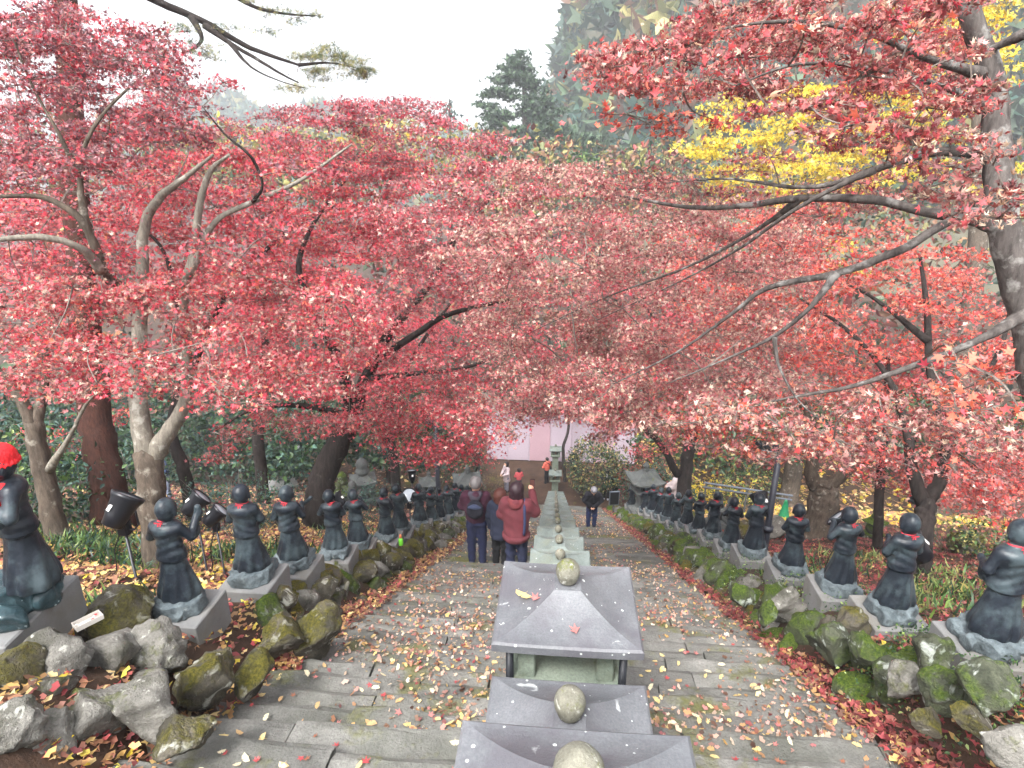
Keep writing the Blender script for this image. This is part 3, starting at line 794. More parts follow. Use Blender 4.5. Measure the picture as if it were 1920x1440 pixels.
obj('bib', bv, bq, M['red_cloth'], fg, True)

# ================================================================== trees
def blobs_in(poly, step, r, dr, jit=.35, prob=1.0):
    """clump centres inside an outline: (px, py, depth, rx, ry)"""
    xs = [q[0] for q in poly]; ys_ = [q[1] for q in poly]; out = []; row = 0
    y = min(ys_)
    while y <= max(ys_):
        x = min(xs) + (row % 2) * step / 2
        while x <= max(xs):
            p = (x + rng.normal(0, step * jit), y + rng.normal(0, step * jit * .6))
            if in_poly(p, poly) and rng.random() < prob: out.append((p[0], p[1], rng.uniform(*dr), r * rng.uniform(.75, 1.25), r * rng.uniform(.3, .5)))
            x += step
        y += step * .6; row += 1
    return out

class Tree:
    def __init__(s, name, label, cat, base, group='maple trees along the stairs', bark_m='bark_grey', crown_kind=None):
        s.base = np.array(base, float); s.base[2] = float(ground_z(base[0], base[1])) - .12
        s.root = tag(empty(name, s.base), label, cat, group); s.bark = M[bark_m]; s.nodes = []; s.L = Leaves(); s.tw = MB()
    def w(s, P): return np.asarray(P, float) - s.base
    def limb(s, pts, part='limb', world=False, n=6, sides=8, mat=None):
        """pts: rows of (px, py, depth, radius) or, with world=True, (x, y, z, radius)"""
        rows = [tuple(at(*q[:3])) + (q[3],) if not world else q for q in pts]
        if part == 'limb' and rows[0][3] < .06: rows[0] = rows[0][:3] + (rows[0][3] * 1.6,)
        S = spline(rows, n); S[:, :3] += rng.normal(0, .05, (len(S), 3)) * S[:, 3:4]
        V, F = tube(s.w(S[:, :3]), np.maximum(S[:, 3], .004), sides, .06)
        s.nodes += [S[:, :3]]; return obj(part, V, F, mat or s.bark, s.root, True)
    def trunk(s, pts):
        p0 = at(*pts[0][:3]); rows = [tuple(s.base) + (pts[0][3] * 1.5,), tuple(s.base + (p0 - s.base) * .12 + np.array([0, 0, .1])) + (pts[0][3] * 1.12,)] + [tuple(at(*q[:3])) + (q[3],) for q in pts]
        return s.limb(rows, 'trunk', True, 6, 12)
    def clumps(s, bl, mixd, leaf=.05, cover=1.6, kinds=(('maple', .6), ('dry', .4)), subs=8, up=.9, twigs=6, stick=True, depth=.9):
        P_all = np.concatenate(s.nodes) if s.nodes else None
        if P_all is not None: bl = sorted(bl, key=lambda q: np.linalg.norm(P_all - at(*q[:3]), axis=1).min())
        for px, py, d, rx, ry in bl:
            c = at(px, py, d); k = d / FPX; R = np.array([rx * k, rx * k * depth, ry * k])
            n = int(1.25 * cover * pi * rx * ry * k * k / (.55 * leaf * leaf))
            sub = rng.normal(size=(subs, 3)); sub /= np.linalg.norm(sub, axis=1)[:, None]; sub *= rng.uniform(.2, 1, (subs, 1)) ** .5
            which = rng.integers(subs, size=n); off = rng.normal(size=(n, 3)) * np.array([.30, .30, .16])
            pos = c + (sub[which] * .8 + off) * R
            tone = rng.normal(1, .10, (subs, 1))[which]
            col = np.clip(pal(mixd, n) * tone, 0, .95)
            edges = np.cumsum([0] + [q for _, q in kinds]) / sum(q for _, q in kinds); u = rng.random(n)
            for (kd, _), a, b in zip(kinds, edges[:-1], edges[1:]):
                m = (u >= a) & (u < b); s.L.add(s.w(pos[m]), leaf * rng.uniform(.6, 1.15, m.sum()), kd, col[m], up)
            if twigs and P_all is not None:
                D = np.linalg.norm(P_all - c, axis=1); a = P_all[np.argmin(D)]
                dist = np.linalg.norm(c - a); mid = (a + c) / 2 + rng.normal(0, .06, 3) * dist + np.array([0, 0, .06 * dist])
                r0 = min(.005 + .006 * dist, .02)
                if stick and dist > .05: pth = spline([a, mid, c], 4); s._tw(pth, r0, .004); P_all = np.vstack([P_all, pth[2:]])
                for q in range(twigs):
                    e = c + sub[q % subs] * R * 1.25; s._tw(spline([c, (c + e) / 2 + rng.normal(0, .12, 3) * R, e], 3), .005, .002)
    def _tw(s, P, r0, r1):
        V, F = tube(s.w(P), np.linspace(r0, r1, len(P)), 3); s.tw.add(V, F)
    def done(s, crown='crown'):
        if s.tw.n: tag(s.tw.build('twigs', M['bark_twig'], s.root), kind='stuff')
        if s.L.n: tag(s.L.build(crown, s.root), kind='stuff')
        return s.root
MIXK = (('maple', .5), ('maplecurl', .25), ('dry', .25)); DRYK = (('dry', .5), ('maplecurl', .35), ('maple', .15)); FARK = (('star', .7), ('dry', .3)); MIDK = (('star', .5), ('maplecurl', .15), ('dry', .35))

# --- the maple beside the camera whose limbs reach over the stairs
T = Tree('maple_tree', 'large maple with dark bent trunk and long limbs reaching across the stairs', 'tree', (4.75, 3.6, 0), bark_m='bark_limb')
T.trunk([(1985, 800, 4.4, .115), (1930, 600, 4.3, .105), (1885, 440, 4.2, .098), (1872, 300, 4.2, .088), (1860, 150, 4.2, .075), (1815, 20, 4.1, .065), (1770, -120, 4.1, .055)])
T.limb([(1868, 400, 4.2, .0432), (1760, 402, 4.3, .0360), (1640, 375, 4.5, .0324), (1500, 372, 4.8, .0288), (1400, 385, 5.1, .0245), (1290, 388, 5.5, .0187), (1150, 365, 6.0, .0101)])
T.limb([(1872, 425, 4.2, .0360), (1790, 412, 4.2, .0324), (1690, 468, 4.2, .0302), (1570, 512, 4.4, .0274), (1440, 540, 4.8, .0216), (1370, 590, 5.1, .0158), (1270, 660, 5.5, .0094), (1150, 720, 5.9, .0050)])
T.limb([(1568, 512, 4.4, .0216), (1520, 575, 4.5, .0187), (1455, 628, 4.7, .0158), (1380, 665, 4.9, .0101), (1250, 720, 5.2, .0050)])
T.limb([(1452, 632, 4.7, .0130), (1462, 690, 4.7, .0108), (1505, 760, 4.7, .0072), (1580, 815, 4.6, .0043)])
T.limb([(1930, 585, 4.25, .0324), (1830, 640, 4.2, .0259), (1700, 690, 4.3, .0216), (1590, 726, 4.5, .0158), (1450, 752, 4.8, .0086), (1330, 790, 5.0, .0043)])
T.limb([(1862, 290, 4.2, .0324), (1760, 285, 4.2, .0288), (1640, 318, 4.4, .0252), (1560, 345, 4.6, .0202), (1480, 350, 4.8, .0158), (1360, 335, 5.2, .0101), (1230, 345, 5.6, .0050)])
T.limb([(1640, 318, 4.4, .0202), (1570, 350, 4.5, .0187), (1480, 400, 4.7, .0158), (1380, 470, 5.2, .0115), (1270, 530, 5.8, .0072), (1120, 600, 6.6, .0043)])
T.limb([(1852, 140, 4.2, .0288), (1740, 110, 4.0, .0245), (1620, 60, 3.9, .0187), (1480, 40, 3.9, .0130), (1330, 60, 4.2, .0072), (1180, 110, 4.7, .0043)])
T.limb([(1856, 200, 4.2, .0216), (1760, 160, 3.9, .0187), (1640, 130, 3.6, .0144), (1500, 120, 3.4, .0086), (1380, 160, 3.5, .0043)])
T.limb([(1930, 60, 3.9, .0252), (1860, 90, 4.1, .0216), (1800, 110, 4.2, .0144)])
T.limb([(1500, 372, 4.8, .0216), (1420, 430, 5.3, .0173), (1290, 500, 6.0, .0130), (1130, 560, 7.0, .0086), (960, 640, 8.0, .0043)])
J = [(1060, 125), (1250, 65), (1370, 0), (1790, -20), (1830, 120), (1830, 280), (1640, 300), (1540, 250), (1350, 185), (1240, 165), (1080, 185)]
T.clumps(blobs_in(J, 70, 62, (3.0, 4.3)), dict(dryred=5, beige=1.6, red=.9, dry=2), .036, 1.9, (('maple', .35), ('maplecurl', .35), ('dry', .3)))
T.clumps(blobs_in([(1080, 120), (1300, 30), (1800, -20), (1840, 200), (1560, 210), (1330, 175), (1100, 185)], 74, 64, (4.4, 5.6)), dict(dryred=4, dry=3, orange=1, redor=1.5), .038, 1.5, DRYK)
T.clumps(blobs_in([(1020, 222), (1200, 195), (1480, 215), (1500, 300), (1250, 262), (1030, 250)], 75, 50, (4.2, 4.9), prob=.75), dict(orange=2, redor=2, dryred=1), .042, .6, MIXK)
T.clumps(blobs_in([(1690, 290), (1920, 260), (1920, 430), (1780, 440), (1690, 400)], 65, 50, (3.3, 3.9)), dict(dryred=3, beige=2, dry=2), .042, .9, (('maplecurl', .5), ('maple', .2), ('dry', .3)))
T.clumps(blobs_in([(1150, 300), (1500, 290), (1850, 330), (1850, 420), (1300, 430), (1130, 350)], 80, 60, (4.6, 5.8), prob=.7), dict(dryred=3, dry=3, red=1, beige=1), .036, .9, DRYK)
Epoly = [(1000, 310), (1080, 310), (1200, 330), (1500, 420), (1500, 620), (1460, 770), (1240, 800), (1080, 790), (1000, 760), (900, 640), (850, 480)]
T.clumps(blobs_in(Epoly, 72, 70, (5.6, 8.6)), dict(dry=6, dryred=1.2, red=.8, beige=2.4), .037, 1.45, DRYK)
T.clumps(blobs_in([(870, 740), (960, 770), (930, 850), (870, 840)], 50, 42, (9.5, 11)), dict(red=2, dry=2), .045, .7, MIXK)
T.clumps(blobs_in([(1100, 750), (1230, 760), (1230, 840), (1180, 850), (1120, 800)], 50, 42, (8.5, 10)), dict(dry=3, dryred=2, beige=1), .045, .7, MIXK)
T.clumps([(px_, 772 + 9 * sin(px_ * .13), 9.6 + 1.2 * sin(px_ * .07), 44, 21) for px_ in range(880, 1235, 27)], dict(dry=4, dryred=2, red=1.5, beige=1), .043, 1.1, MIDK)
T.clumps(blobs_in([(860, 725), (1240, 735), (1240, 790), (860, 780)], 44, 44, (9.5, 12)), dict(dry=4, dryred=2, red=1.5, beige=1), .045, .9, MIDK)
T.clumps(blobs_in([(860, 700), (1000, 720), (1200, 740), (1190, 800), (1080, 815), (1010, 830), (930, 800)], 62, 55, (7.0, 9.0)), dict(dry=4, beige=2, red=1.5, orange=.3), .042, .8, DRYK)
T.clumps(blobs_in([(1240, 745), (1450, 720), (1700, 740), (1920, 640), (1920, 870), (1780, 870), (1600, 850), (1430, 860), (1300, 830), (1210, 795)], 70, 60, (4.0, 5.4)), dict(dry=4, beige=2.6, dryred=2, orange=.6), .042, .8, (('maplecurl', .4), ('dry', .4), ('maple', .2)))
T.clumps(blobs_in([(1730, 660), (1920, 640), (1920, 800), (1800, 800)], 60, 40, (3.0, 3.5)), dict(orange=4, red=1), .042, .5, (('maple', 1),))
big_right = T.done()

# --- pale forked maple on the golden bank
T = Tree('maple_tree', 'pale barked maple with forked trunk on the golden leaf bank', 'tree', tuple(at(292, 1028, 7.0)), bark_m='bark_grey')
T.trunk([(288, 960, 6.95, .155), (282, 900, 6.9, .145), (278, 850, 6.9, .15)])
T.limb([(276, 862, 6.9, .12), (262, 780, 6.85, .10), (258, 680, 6.8, .085), (266, 560, 6.7, .07), (270, 430, 6.6, .055), (300, 370, 6.4, .045), (345, 335, 6.3, .03), (400, 290, 6.2, .015)], mat=M['bark_pale'])
T.limb([(284, 862, 6.9, .11), (315, 810, 6.8, .09), (345, 760, 6.7, .07), (350, 690, 6.6, .055), (345, 560, 6.4, .045), (365, 460, 6.2, .04), (375, 380, 6.0, .034), (395, 320, 5.9, .026), (430, 290, 5.8, .014)], mat=M['bark_pale'])
T.limb([(350, 520, 6.3, .035), (400, 420, 6.2, .03), (470, 380, 6.3, .026), (560, 340, 6.5, .02), (660, 270, 6.8, .010)], mat=M['bark_pale'])
T.limb([(474, 379, 6.3, .014), (492, 350, 6.2, .014), (480, 310, 6.1, .016), (462, 285, 6.0, .014), (420, 250, 6.0, .01), (380, 200, 6.0, .006)], mat=M['bark_dark'])
T.limb([(266, 560, 6.7, .05), (200, 520, 6.0, .05), (185, 480, 5.8, .045), (150, 410, 5.6, .035), (80, 370, 5.5, .025), (0, 368, 5.4, .016)], mat=M['bark_grey'])
T.limb([(190, 505, 5.9, .04), (150, 465, 5.6, .034), (80, 445, 5.4, .03), (-20, 450, 5.2, .02)], mat=M['bark_pale'])
T.limb([(160, 430, 5.7, .03), (150, 330, 5.6, .022), (165, 260, 5.5, .018), (205, 200, 5.6, .014), (270, 140, 5.8, .007)])
T.limb([(150, 330, 5.6, .02), (110, 250, 5.4, .016), (60, 160, 5.3, .01), (20, 60, 5.2, .006)])
A = [(-20, -10), (100, -10), (180, 40), (320, 65), (380, 125), (330, 175), (395, 205), (330, 300), (180, 335), (-20, 345)]
T.clumps(blobs_in(A, 68, 60, (5.0, 6.4)), dict(purple=5, red=1.8, dryred=1, dry=1), .038, 1.35, MIXK)
T.clumps(blobs_in([(-20, -10), (90, -10), (190, 50), (330, 75), (370, 125), (320, 180), (400, 215), (420, 250), (300, 300), (-20, 330)], 70, 64, (7.0, 8.4)), dict(purple=4, red=2, dry=2), .045, 1.2, MIDK)
T.clumps(blobs_in([(240, 50), (330, 60), (350, 130), (250, 130)], 60, 50, (6.2, 6.8)), dict(red=1), .045, .9, MIXK)
T.clumps(blobs_in([(340, 135), (430, 135), (430, 175), (350, 175)], 50, 42, (6.2, 6.8)), dict(red=1), .045, .9, MIXK)
C_ = [(-20, 530), (300, 520), (560, 510), (720, 560), (690, 690), (560, 750), (330, 770), (200, 730), (-20, 710)]
T.clumps(blobs_in(C_, 72, 70, (4.6, 6.6)), dict(dry=3.6, red=4.2, beige=1.0, orange=.5), .038, 1.25, (('maple', .4), ('maplecurl', .3), ('dry', .3)))
T.clumps(blobs_in([(-20, 330), (200, 330), (420, 240), (620, 270), (600, 420), (420, 520), (-20, 540)], 85, 70, (5.6, 7.6), prob=.6), dict(red=3, purple=2.5, dry=1.5, orange=.3), .040, .9, MIXK)
T.done()

# --- deep red maple behind it
T = Tree('maple_tree', 'deep red maple with thin dark trunk behind the pale forked maple', 'tree', tuple(at(355, 935, 11.0)), bark_m='bark_dark')
T.trunk([(345, 880, 11, .11), (322, 820, 11, .10), (330, 760, 11, .09), (360, 680, 11, .08)])
T.limb([(360, 690, 11, .07), (420, 560, 11, .05), (520, 450, 11, .035), (640, 380, 11.5, .02)])
T.limb([(360, 690, 11, .06), (330, 560, 11, .045), (300, 460, 11, .03), (220, 400, 11, .016)])
B_ = [(-20, 350), (200, 345), (420, 250), (640, 280), (780, 310), (740, 480), (560, 560), (300, 570), (-20, 560)]
T.clumps(blobs_in(B_, 62, 62, (9.5, 12.5)), dict(red=7, purple=1.2, orange=.6, dry=2), .052, 1.3, MIDK)
T.clumps(blobs_in([(-20, 690), (220, 700), (260, 820), (120, 850), (-20, 860)], 60, 55, (10, 13), prob=.6), dict(red=3, dryred=2, orange=1), .055, .7, MIDK)
T.done()

# --- leaning dark maple over the statues, crown spread to the middle
T = Tree('maple_tree', 'maple with thick dark leaning trunk behind the statues near the visitors', 'tree', tuple(at(590, 950, 12.2)), bark_m='bark_dark')
T.trunk([(600, 915, 12.1, .26), (622, 860, 12, .24), (650, 800, 11.8, .21), (668, 750, 11.5, .18)])
T.limb([(660, 770, 11.6, .14), (640, 690, 11, .10), (600, 600, 10.5, .07), (560, 500, 10.5, .05), (600, 400, 10.5, .03), (680, 300, 11, .015)])
T.limb([(668, 755, 11.5, .13), (720, 640, 10.5, .09), (800, 540, 9.8, .06), (860, 440, 9.5, .04), (930, 360, 9.5, .02)])
T.limb([(700, 680, 10.8, .07), (790, 620, 10, .055), (840, 590, 9.5, .04), (960, 560, 9, .02)])
T.limb([(690, 710, 11, .06), (780, 700, 10.2, .04), (870, 690, 9.6, .026), (980, 650, 9, .012)])
T.limb([(660, 780, 11.6, .07), (560, 760, 11, .05), (470, 770, 10.5, .03), (400, 810, 10, .012)])
D_ = [(400, 225), (560, 190), (700, 150), (785, 178), (810, 220), (900, 260), (975, 292), (960, 345), (740, 350), (560, 310), (420, 270)]
T.clumps(blobs_in(D_, 58, 56, (8.5, 11.5)), dict(purple=4, red=3, dry=1.5), .045, 1.25, MIDK)
T.clumps(blobs_in([(740, 320), (980, 300), (1060, 330), (960, 520), (900, 640), (760, 600), (690, 470)], 62, 62, (7.5, 9.5)), dict(dry=4, red=2.5, purple=2), .042, 1.25, MIDK)
F_ = [(470, 560), (720, 560), (870, 690), (930, 780), (930, 845), (860, 865), (770, 850), (640, 800), (540, 800), (480, 740)]
T.clumps(blobs_in(F_, 60, 58, (8.2, 11.0)), dict(red=4.5, dry=3, dryred=1.2, purple=.6), .046, 1.05, MIDK)
T.clumps(blobs_in([(370, 840), (480, 760), (640, 780), (620, 830), (500, 830), (400, 880)], 52, 46, (7.4, 9.0)), dict(dry=3, red=2, dryred=2), .045, .85, DRYK)
T.clumps(blobs_in([(770, 800), (900, 830), (900, 880), (800, 880)], 48, 40, (9, 10.5)), dict(red=1, orange=.1), .05, .8, (('maple', 1),))
T.done()

# --- maples on the red bank
T = Tree('maple_tree', 'maple with twin dark stems on the red leaf bank beside the floodlights', 'tree', tuple(at(1728, 1050, 8.2)), bark_m='bark_dark')
T.trunk([(1730, 1000, 8.2, .13), (1735, 960, 8.2, .12), (1735, 930, 8.2, .12)])
T.limb([(1738, 940, 8.2, .10), (1765, 890, 8.2, .08), (1770, 800, 8.3, .06), (1745, 700, 8.4, .05), (1738, 580, 8.5, .04), (1725, 480, 8.6, .02)])
T.limb([(1730, 940, 8.2, .10), (1710, 880, 8.2, .08), (1700, 800, 8.3, .06), (1660, 700, 8.5, .04), (1590, 620, 8.8, .03), (1500, 560, 9, .015)])
T.limb([(1740, 640, 8.4, .035), (1640, 560, 8.8, .025), (1560, 520, 9, .012)])
T.limb([(1765, 850, 8.2, .05), (1830, 740, 8.2, .04), (1880, 640, 8.4, .03), (1900, 540, 8.6, .016)])
H_ = [(1300, 400), (1500, 390), (1820, 430), (1850, 590), (1940, 610), (1940, 760), (1600, 760), (1450, 660), (1280, 560)]
T.clumps(blobs_in(H_, 66, 62, (8.0, 11.0), prob=.9), dict(redor=4.5, orange=1.4, dry=1.5, dryred=1), .052, .85, MIDK)
T.clumps(blobs_in([(1560, 770), (1940, 740), (1940, 960), (1780, 970), (1600, 900)], 58, 58, (7.5, 10.5), prob=.95), dict(redor=2.5, dryred=3, dry=3), .05, .9, MIDK)
T.clumps(blobs_in([(1800, 850), (1960, 830), (1960, 980), (1830, 970)], 56, 56, (10, 13)), dict(redor=3, dryred=2), .06, 1.0, FARK)
T.done()

T = Tree('maple_tree', 'maple with forked brown trunk and dark stump foot beyond the lamp post', 'tree', tuple(at(1540, 972, 12.5)), bark_m='bark_grey')
T.trunk([(1545, 940, 12.5, .30), (1540, 915, 12.5, .24), (1540, 900, 12.5, .20)])
T.limb([(1530, 915, 12.5, .15), (1520, 880, 12.4, .13), (1525, 820, 12.3, .11), (1480, 700, 12, .07), (1400, 600, 11.6, .04)])
T.limb([(1552, 915, 12.5, .14), (1590, 880, 12.3, .12), (1620, 850, 12.2, .10), (1650, 760, 12, .06), (1640, 640, 12, .03)])
T.clumps(blobs_in([(1180, 600), (1560, 640), (1640, 800), (1560, 860), (1330, 860), (1180, 780)], 64, 58, (10.5, 13.5), prob=.85), dict(redor=4, dryred=2, dry=2, orange=.5), .055, .9, MIDK)
T.clumps(blobs_in([(1250, 420), (1560, 450), (1600, 640), (1250, 640)], 70, 62, (12, 14.5), prob=.85), dict(redor=4, dry=2, purple=1), .06, .9, FARK)
T.done()

T = Tree('maple_tree', 'maple with smooth trunk and low bough beside the big stone lantern', 'tree', tuple(at(1282, 945, 19.5)), bark_m='bark_dark')
T.trunk([(1284, 900, 19.5, .22), (1290, 850, 19.4, .19), (1300, 800, 19.3, .16)])
T.limb([(1270, 890, 19.4, .13), (1240, 835, 19, .10), (1205, 800, 18.6, .08), (1185, 770, 18.4, .04)])
T.limb([(1300, 800, 19.3, .12), (1290, 700, 18.5, .08), (1230, 600, 18, .05), (1150, 520, 17.5, .02)])
T.clumps(blobs_in([(900, 420), (1250, 420), (1330, 600), (1330, 790), (1240, 800), (1160, 760), (1000, 700), (900, 600)], 66, 60, (15, 18.5), prob=.9), dict(red=4, dry=3, purple=1), .07, .95, FARK)
T.clumps([(1200, 845, 18, 30, 14), (1255, 835, 18.5, 30, 14), (1150, 800, 17.5, 40, 18)], dict(red=1, dryred=1), .06, .8, MIXK)
T.done()

T = Tree('maple_tree', 'slim maple among the small stone pagodas below the golden bank', 'tree', tuple(at(742, 892, 22)), bark_m='bark_dark')
T.trunk([(738, 860, 22, .17), (728, 815, 21.8, .15), (730, 760, 21.5, .13)])
T.limb([(730, 770, 21.5, .11), (780, 660, 20, .07), (850, 560, 18.5, .04), (900, 470, 18, .02)])
T.limb([(730, 770, 21.5, .09), (680, 660, 20, .06), (620, 560, 19, .03)])
T.clumps(blobs_in([(380, 500), (900, 380), (960, 700), (900, 790), (760, 790), (640, 740), (480, 760), (400, 700)], 70, 64, (15.5, 20), prob=.9), dict(red=5, purple=1.5, dryred=1.5), .075, .95, FARK)
T.done()

T = Tree('maple_tree', 'slender maple leaning beside the hatted statue, fine bare twigs', 'tree', tuple(at(95, 965, 7.6)), bark_m='bark_grey')
T.trunk([(90, 925, 7.6, .12), (75, 860, 7.5, .11), (62, 790, 7.4, .10)])
T.limb([(62, 800, 7.4, .08), (35, 740, 7.3, .06), (0, 700, 7.2, .04), (-40, 640, 7.1, .02)])
T.limb([(66, 800, 7.4, .07), (80, 740, 7.4, .055), (85, 660, 7.3, .04), (60, 560, 7.2, .02)])
T.limb([(92, 880, 7.5, .035), (130, 820, 7.2, .026), (160, 760, 7.0, .018), (185, 735, 6.8, .01)], mat=M['bark_pale'])
T.clumps(blobs_in([(-20, 540), (180, 560), (220, 700), (120, 740), (-20, 730)], 68, 60, (6.6, 7.8), prob=.8), dict(red=3, dry=3, orange=1), .048, .8, MIXK)
T.done()

# --- trunks standing in the wood below the golden bank
for px, py, d, top, r, lab in [(488, 905, 15, 720, .16, 'dark straight trunk of a tree behind the second bronze statue'), (730, 880, 30, 700, .2, 'far dark tree trunk in the wood behind the stone pagodas'), (1655, 985, 11, 780, .09, 'thin dark maple stem among the ferns of the red bank'), (1060, 880, 30.5, 800, .09, 'thin bent sapling in front of the pale panelled wall')]:
    T = Tree('broadleaf_tree', lab, 'tree', tuple(at(px, py, d)), 'trees in the wood behind the statues', 'bark_dark')
    T.trunk([(px - 4, (py + top) / 2, d, r * .85), (px + 6, top, d, r * .7), (px + 10, top - 120, d, r * .4)])
    T.clumps([(px + 10, top - 100, d, 80, 45), (px - 30, top - 60, d + .5, 60, 40), (px + 60, top - 70, d, 60, 40)], dict(red=3, dryred=2), .075, .6, FARK)
    T.done()

# --- tall red pine: cedar-brown trunk, limbs across the sky
T = Tree('pine_tree', 'tall pine with red brown trunk and needled limbs crossing the white sky', 'tree', tuple(at(205, 955, 9.4)), None, 'bark_cedar')
T.trunk([(200, 900, 9.4, .25), (182, 800, 9.4, .23), (160, 600, 9.4, .21), (140, 350, 9.4, .19), (128, 120, 9.4, .175), (120, -60, 9.4, .16), (115, -260, 9.4, .13)])
NEED = (('needles', 1),)
T.limb([(120, -90, 9.4, .08), (210, -40, 9.6, .07), (300, 5, 9.9, .06), (390, 45, 10.2, .05), (470, 90, 10.4, .038), (560, 122, 10.6, .02)], mat=M['bark_dark'])
T.limb([(360, 32, 10.1, .04), (378, 70, 10, .034), (365, 90, 9.9, .02), (340, 100, 9.8, .012)], mat=M['bark_dark'])
T.limb([(385, 48, 10.2, .04), (430, 80, 10.1, .035), (480, 110, 10.1, .028), (530, 140, 10.1, .018), (560, 155, 10.1, .01)], mat=M['bark_dark'])
T.limb([(430, 80, 10.1, .025), (470, 125, 10, .018), (520, 150, 10, .01), (570, 165, 10, .006)], mat=M['bark_dark'])
T.limb([(300, -60, 9.8, .05), (400, -30, 10, .04), (470, 10, 10.2, .03), (530, 25, 10.4, .02), (590, 30, 10.5, .01)], mat=M['bark_dark'])
T.clumps([(560, 32, 10.5, 45, 14), (510, 18, 10.4, 40, 14), (470, 5, 10.2, 30, 12), (600, 28, 10.6, 18, 9), (430, 55, 10.2, 35, 10), (395, 110, 10, 40, 10), (345, 60, 9.9, 35, 20), (380, 90, 9.9, 40, 16), (500, 60, 10.4, 40, 8)], dict(conifer=1, olive=1.2), .085, 2.2, NEED, up=.6)
T.clumps([(620, 105, 11, 50, 22), (660, 130, 11.2, 45, 26), (580, 105, 10.8, 40, 16), (600, 140, 11, 40, 18), (560, 165, 10.6, 40, 10), (690, 140, 11.3, 22, 16)], dict(olive=2, conifer=1), .085, 4.0, NEED, up=.6)
T.limb([(560, 122, 10.6, .02), (620, 118, 11, .014), (680, 130, 11.3, .006)], mat=M['bark_dark'])
T.done('needles')

# --- yellow ginkgo
T = Tree('ginkgo_tree', 'bright yellow ginkgo glowing behind the maple boughs', 'tree', tuple(at(1520, 700, 26)), None, 'bark_grey')
T.trunk([(1520, 600, 26, .35), (1525, 400, 26, .28), (1530, 250, 26, .2), (1540, 100, 26, .08)])
T.clumps(blobs_in([(1280, 290), (1330, 195), (1500, 160), (1760, 150), (1740, 320), (1600, 360), (1480, 400), (1300, 350)], 48, 46, (23.5, 27)), dict(yellow=1), .13, .9, (('star', 1),), subs=7, up=.3)
T.clumps(blobs_in([(1330, 330), (1600, 330), (1620, 520), (1420, 520)], 60, 45, (24, 27), prob=.35), dict(yellow=1, lime=.4), .13, .6, (('star', 1),), up=.3)
T.done()
T = Tree('ginkgo_tree', 'yellow ginkgo top behind the dark bent maple trunk', 'tree', tuple(at(1830, 700, 22)), None, 'bark_grey')
T.trunk([(1830, 500, 22, .3), (1835, 250, 22, .24), (1840, 60, 22, .15)])
T.clumps(blobs_in([(1690, -20), (1940, -20), (1910, 110), (1760, 130), (1650, 60)], 48, 44, (20, 23)), dict(yellow=1), .13, .8, (('star', 1),), up=.3)
T.clumps(blobs_in([(1700, 110), (1930, 110), (1930, 400), (1750, 330)], 60, 44, (20, 23), prob=.4), dict(yellow=1, lime=.3), .13, .6, (('star', 1),), up=.3)
T.done()

# --- tall cedar on the skyline and its neighbours
T = Tree('cedar_tree', 'tall dark green cedar standing alone against the white sky', 'tree', tuple(at(985, 520, 62)), None, 'bark_dark')
T.trunk([(985, 400, 62, .5), (985, 250, 62, .35), (982, 150, 62, .2), (975, 100, 62, .08)])
T.clumps([(970, 108, 62, 20, 14), (955, 125, 62, 24, 14), (985, 128, 62, 24, 14), (945, 150, 62, 26, 14), (975, 150, 62, 30, 16), (1005, 160, 62, 26, 14), (925, 175, 62, 26, 14), (960, 178, 62, 24, 14), (1015, 188, 62, 34, 18), (915, 200, 62, 22, 13), (940, 215, 62, 34, 17), (990, 205, 62, 30, 15), (1035, 205, 62, 24, 16), (930, 245, 62, 36, 18), (975, 250, 62, 34, 18), (1020, 235, 62, 40, 22), (1045, 250, 61, 34, 20), (930, 275, 61, 40, 18), (1000, 285, 61, 50, 20), (1060, 275, 61, 30, 18), (1100, 265, 61, 34, 18)], dict(conifer=1), .34, 4.6, (('star', 1),), subs=8, up=.3, twigs=2)
T.done()
T = Tree('fir_tree', 'small pointed blue green fir far off beside the tall cedar', 'tree', tuple(at(843, 420, 75)), None, 'bark_dark')
T.trunk([(843, 330, 75, .3), (843, 240, 75, .2), (843, 185, 75, .05)])
T.clumps([(843, 190, 75, 5, 4), (843, 198, 75, 10, 4), (842, 207, 75, 14, 4), (844, 216, 75, 18, 4), (842, 226, 75, 22, 5), (845, 238, 75, 24, 6)], dict(teal=1, conifer=1), .4, 1.6, (('star', 1),), subs=7, up=.3, twigs=2)
T.done()

# --- woodland filling the valley behind: masses nobody could count
L = Leaves()
def fill(poly, step, r, dr, mixd, size, n):
    for px, py, d, rx, ry in blobs_in(poly, step, r, dr):
        k = d / FPX; mass(L, at(px, py, d), (rx * k, rx * k, ry * 1.6 * k), n, size * 1.25, mixd, 'oval')
fill([(300, 250), (560, 235), (800, 225), (900, 240), (900, 330), (600, 340), (300, 330)], 60, 55, (50, 68), dict(olive=3, yellow=.35, brownlitter=.8), .42, 180)
fill([(900, 290), (1290, 250), (1300, 400), (900, 400)], 60, 55, (48, 60), dict(brownlitter=2, olive=1, conifer=.8), .40, 180)
fill([(1060, 280), (1120, 260), (1120, 330), (1060, 330)], 60, 40, (46, 48), dict(green=1, lime=.5), .3, 240)
fill([(-60, 250), (1980, 320), (1980, 470), (-60, 430)], 105, 105, (34, 46), dict(redlitter=1, brownlitter=1.5, olive=1.0, conifer=1.2), .34, 200)
fill([(-60, 430), (1980, 470), (1980, 760), (-60, 760)], 130, 120, (36, 46), dict(redlitter=1, brownlitter=1.5, conifer=1.2), .6, 60)
tag(L.build('valley_wood'), 'mixed autumn wood filling the valley behind the maples', kind='stuff')
L = Leaves()
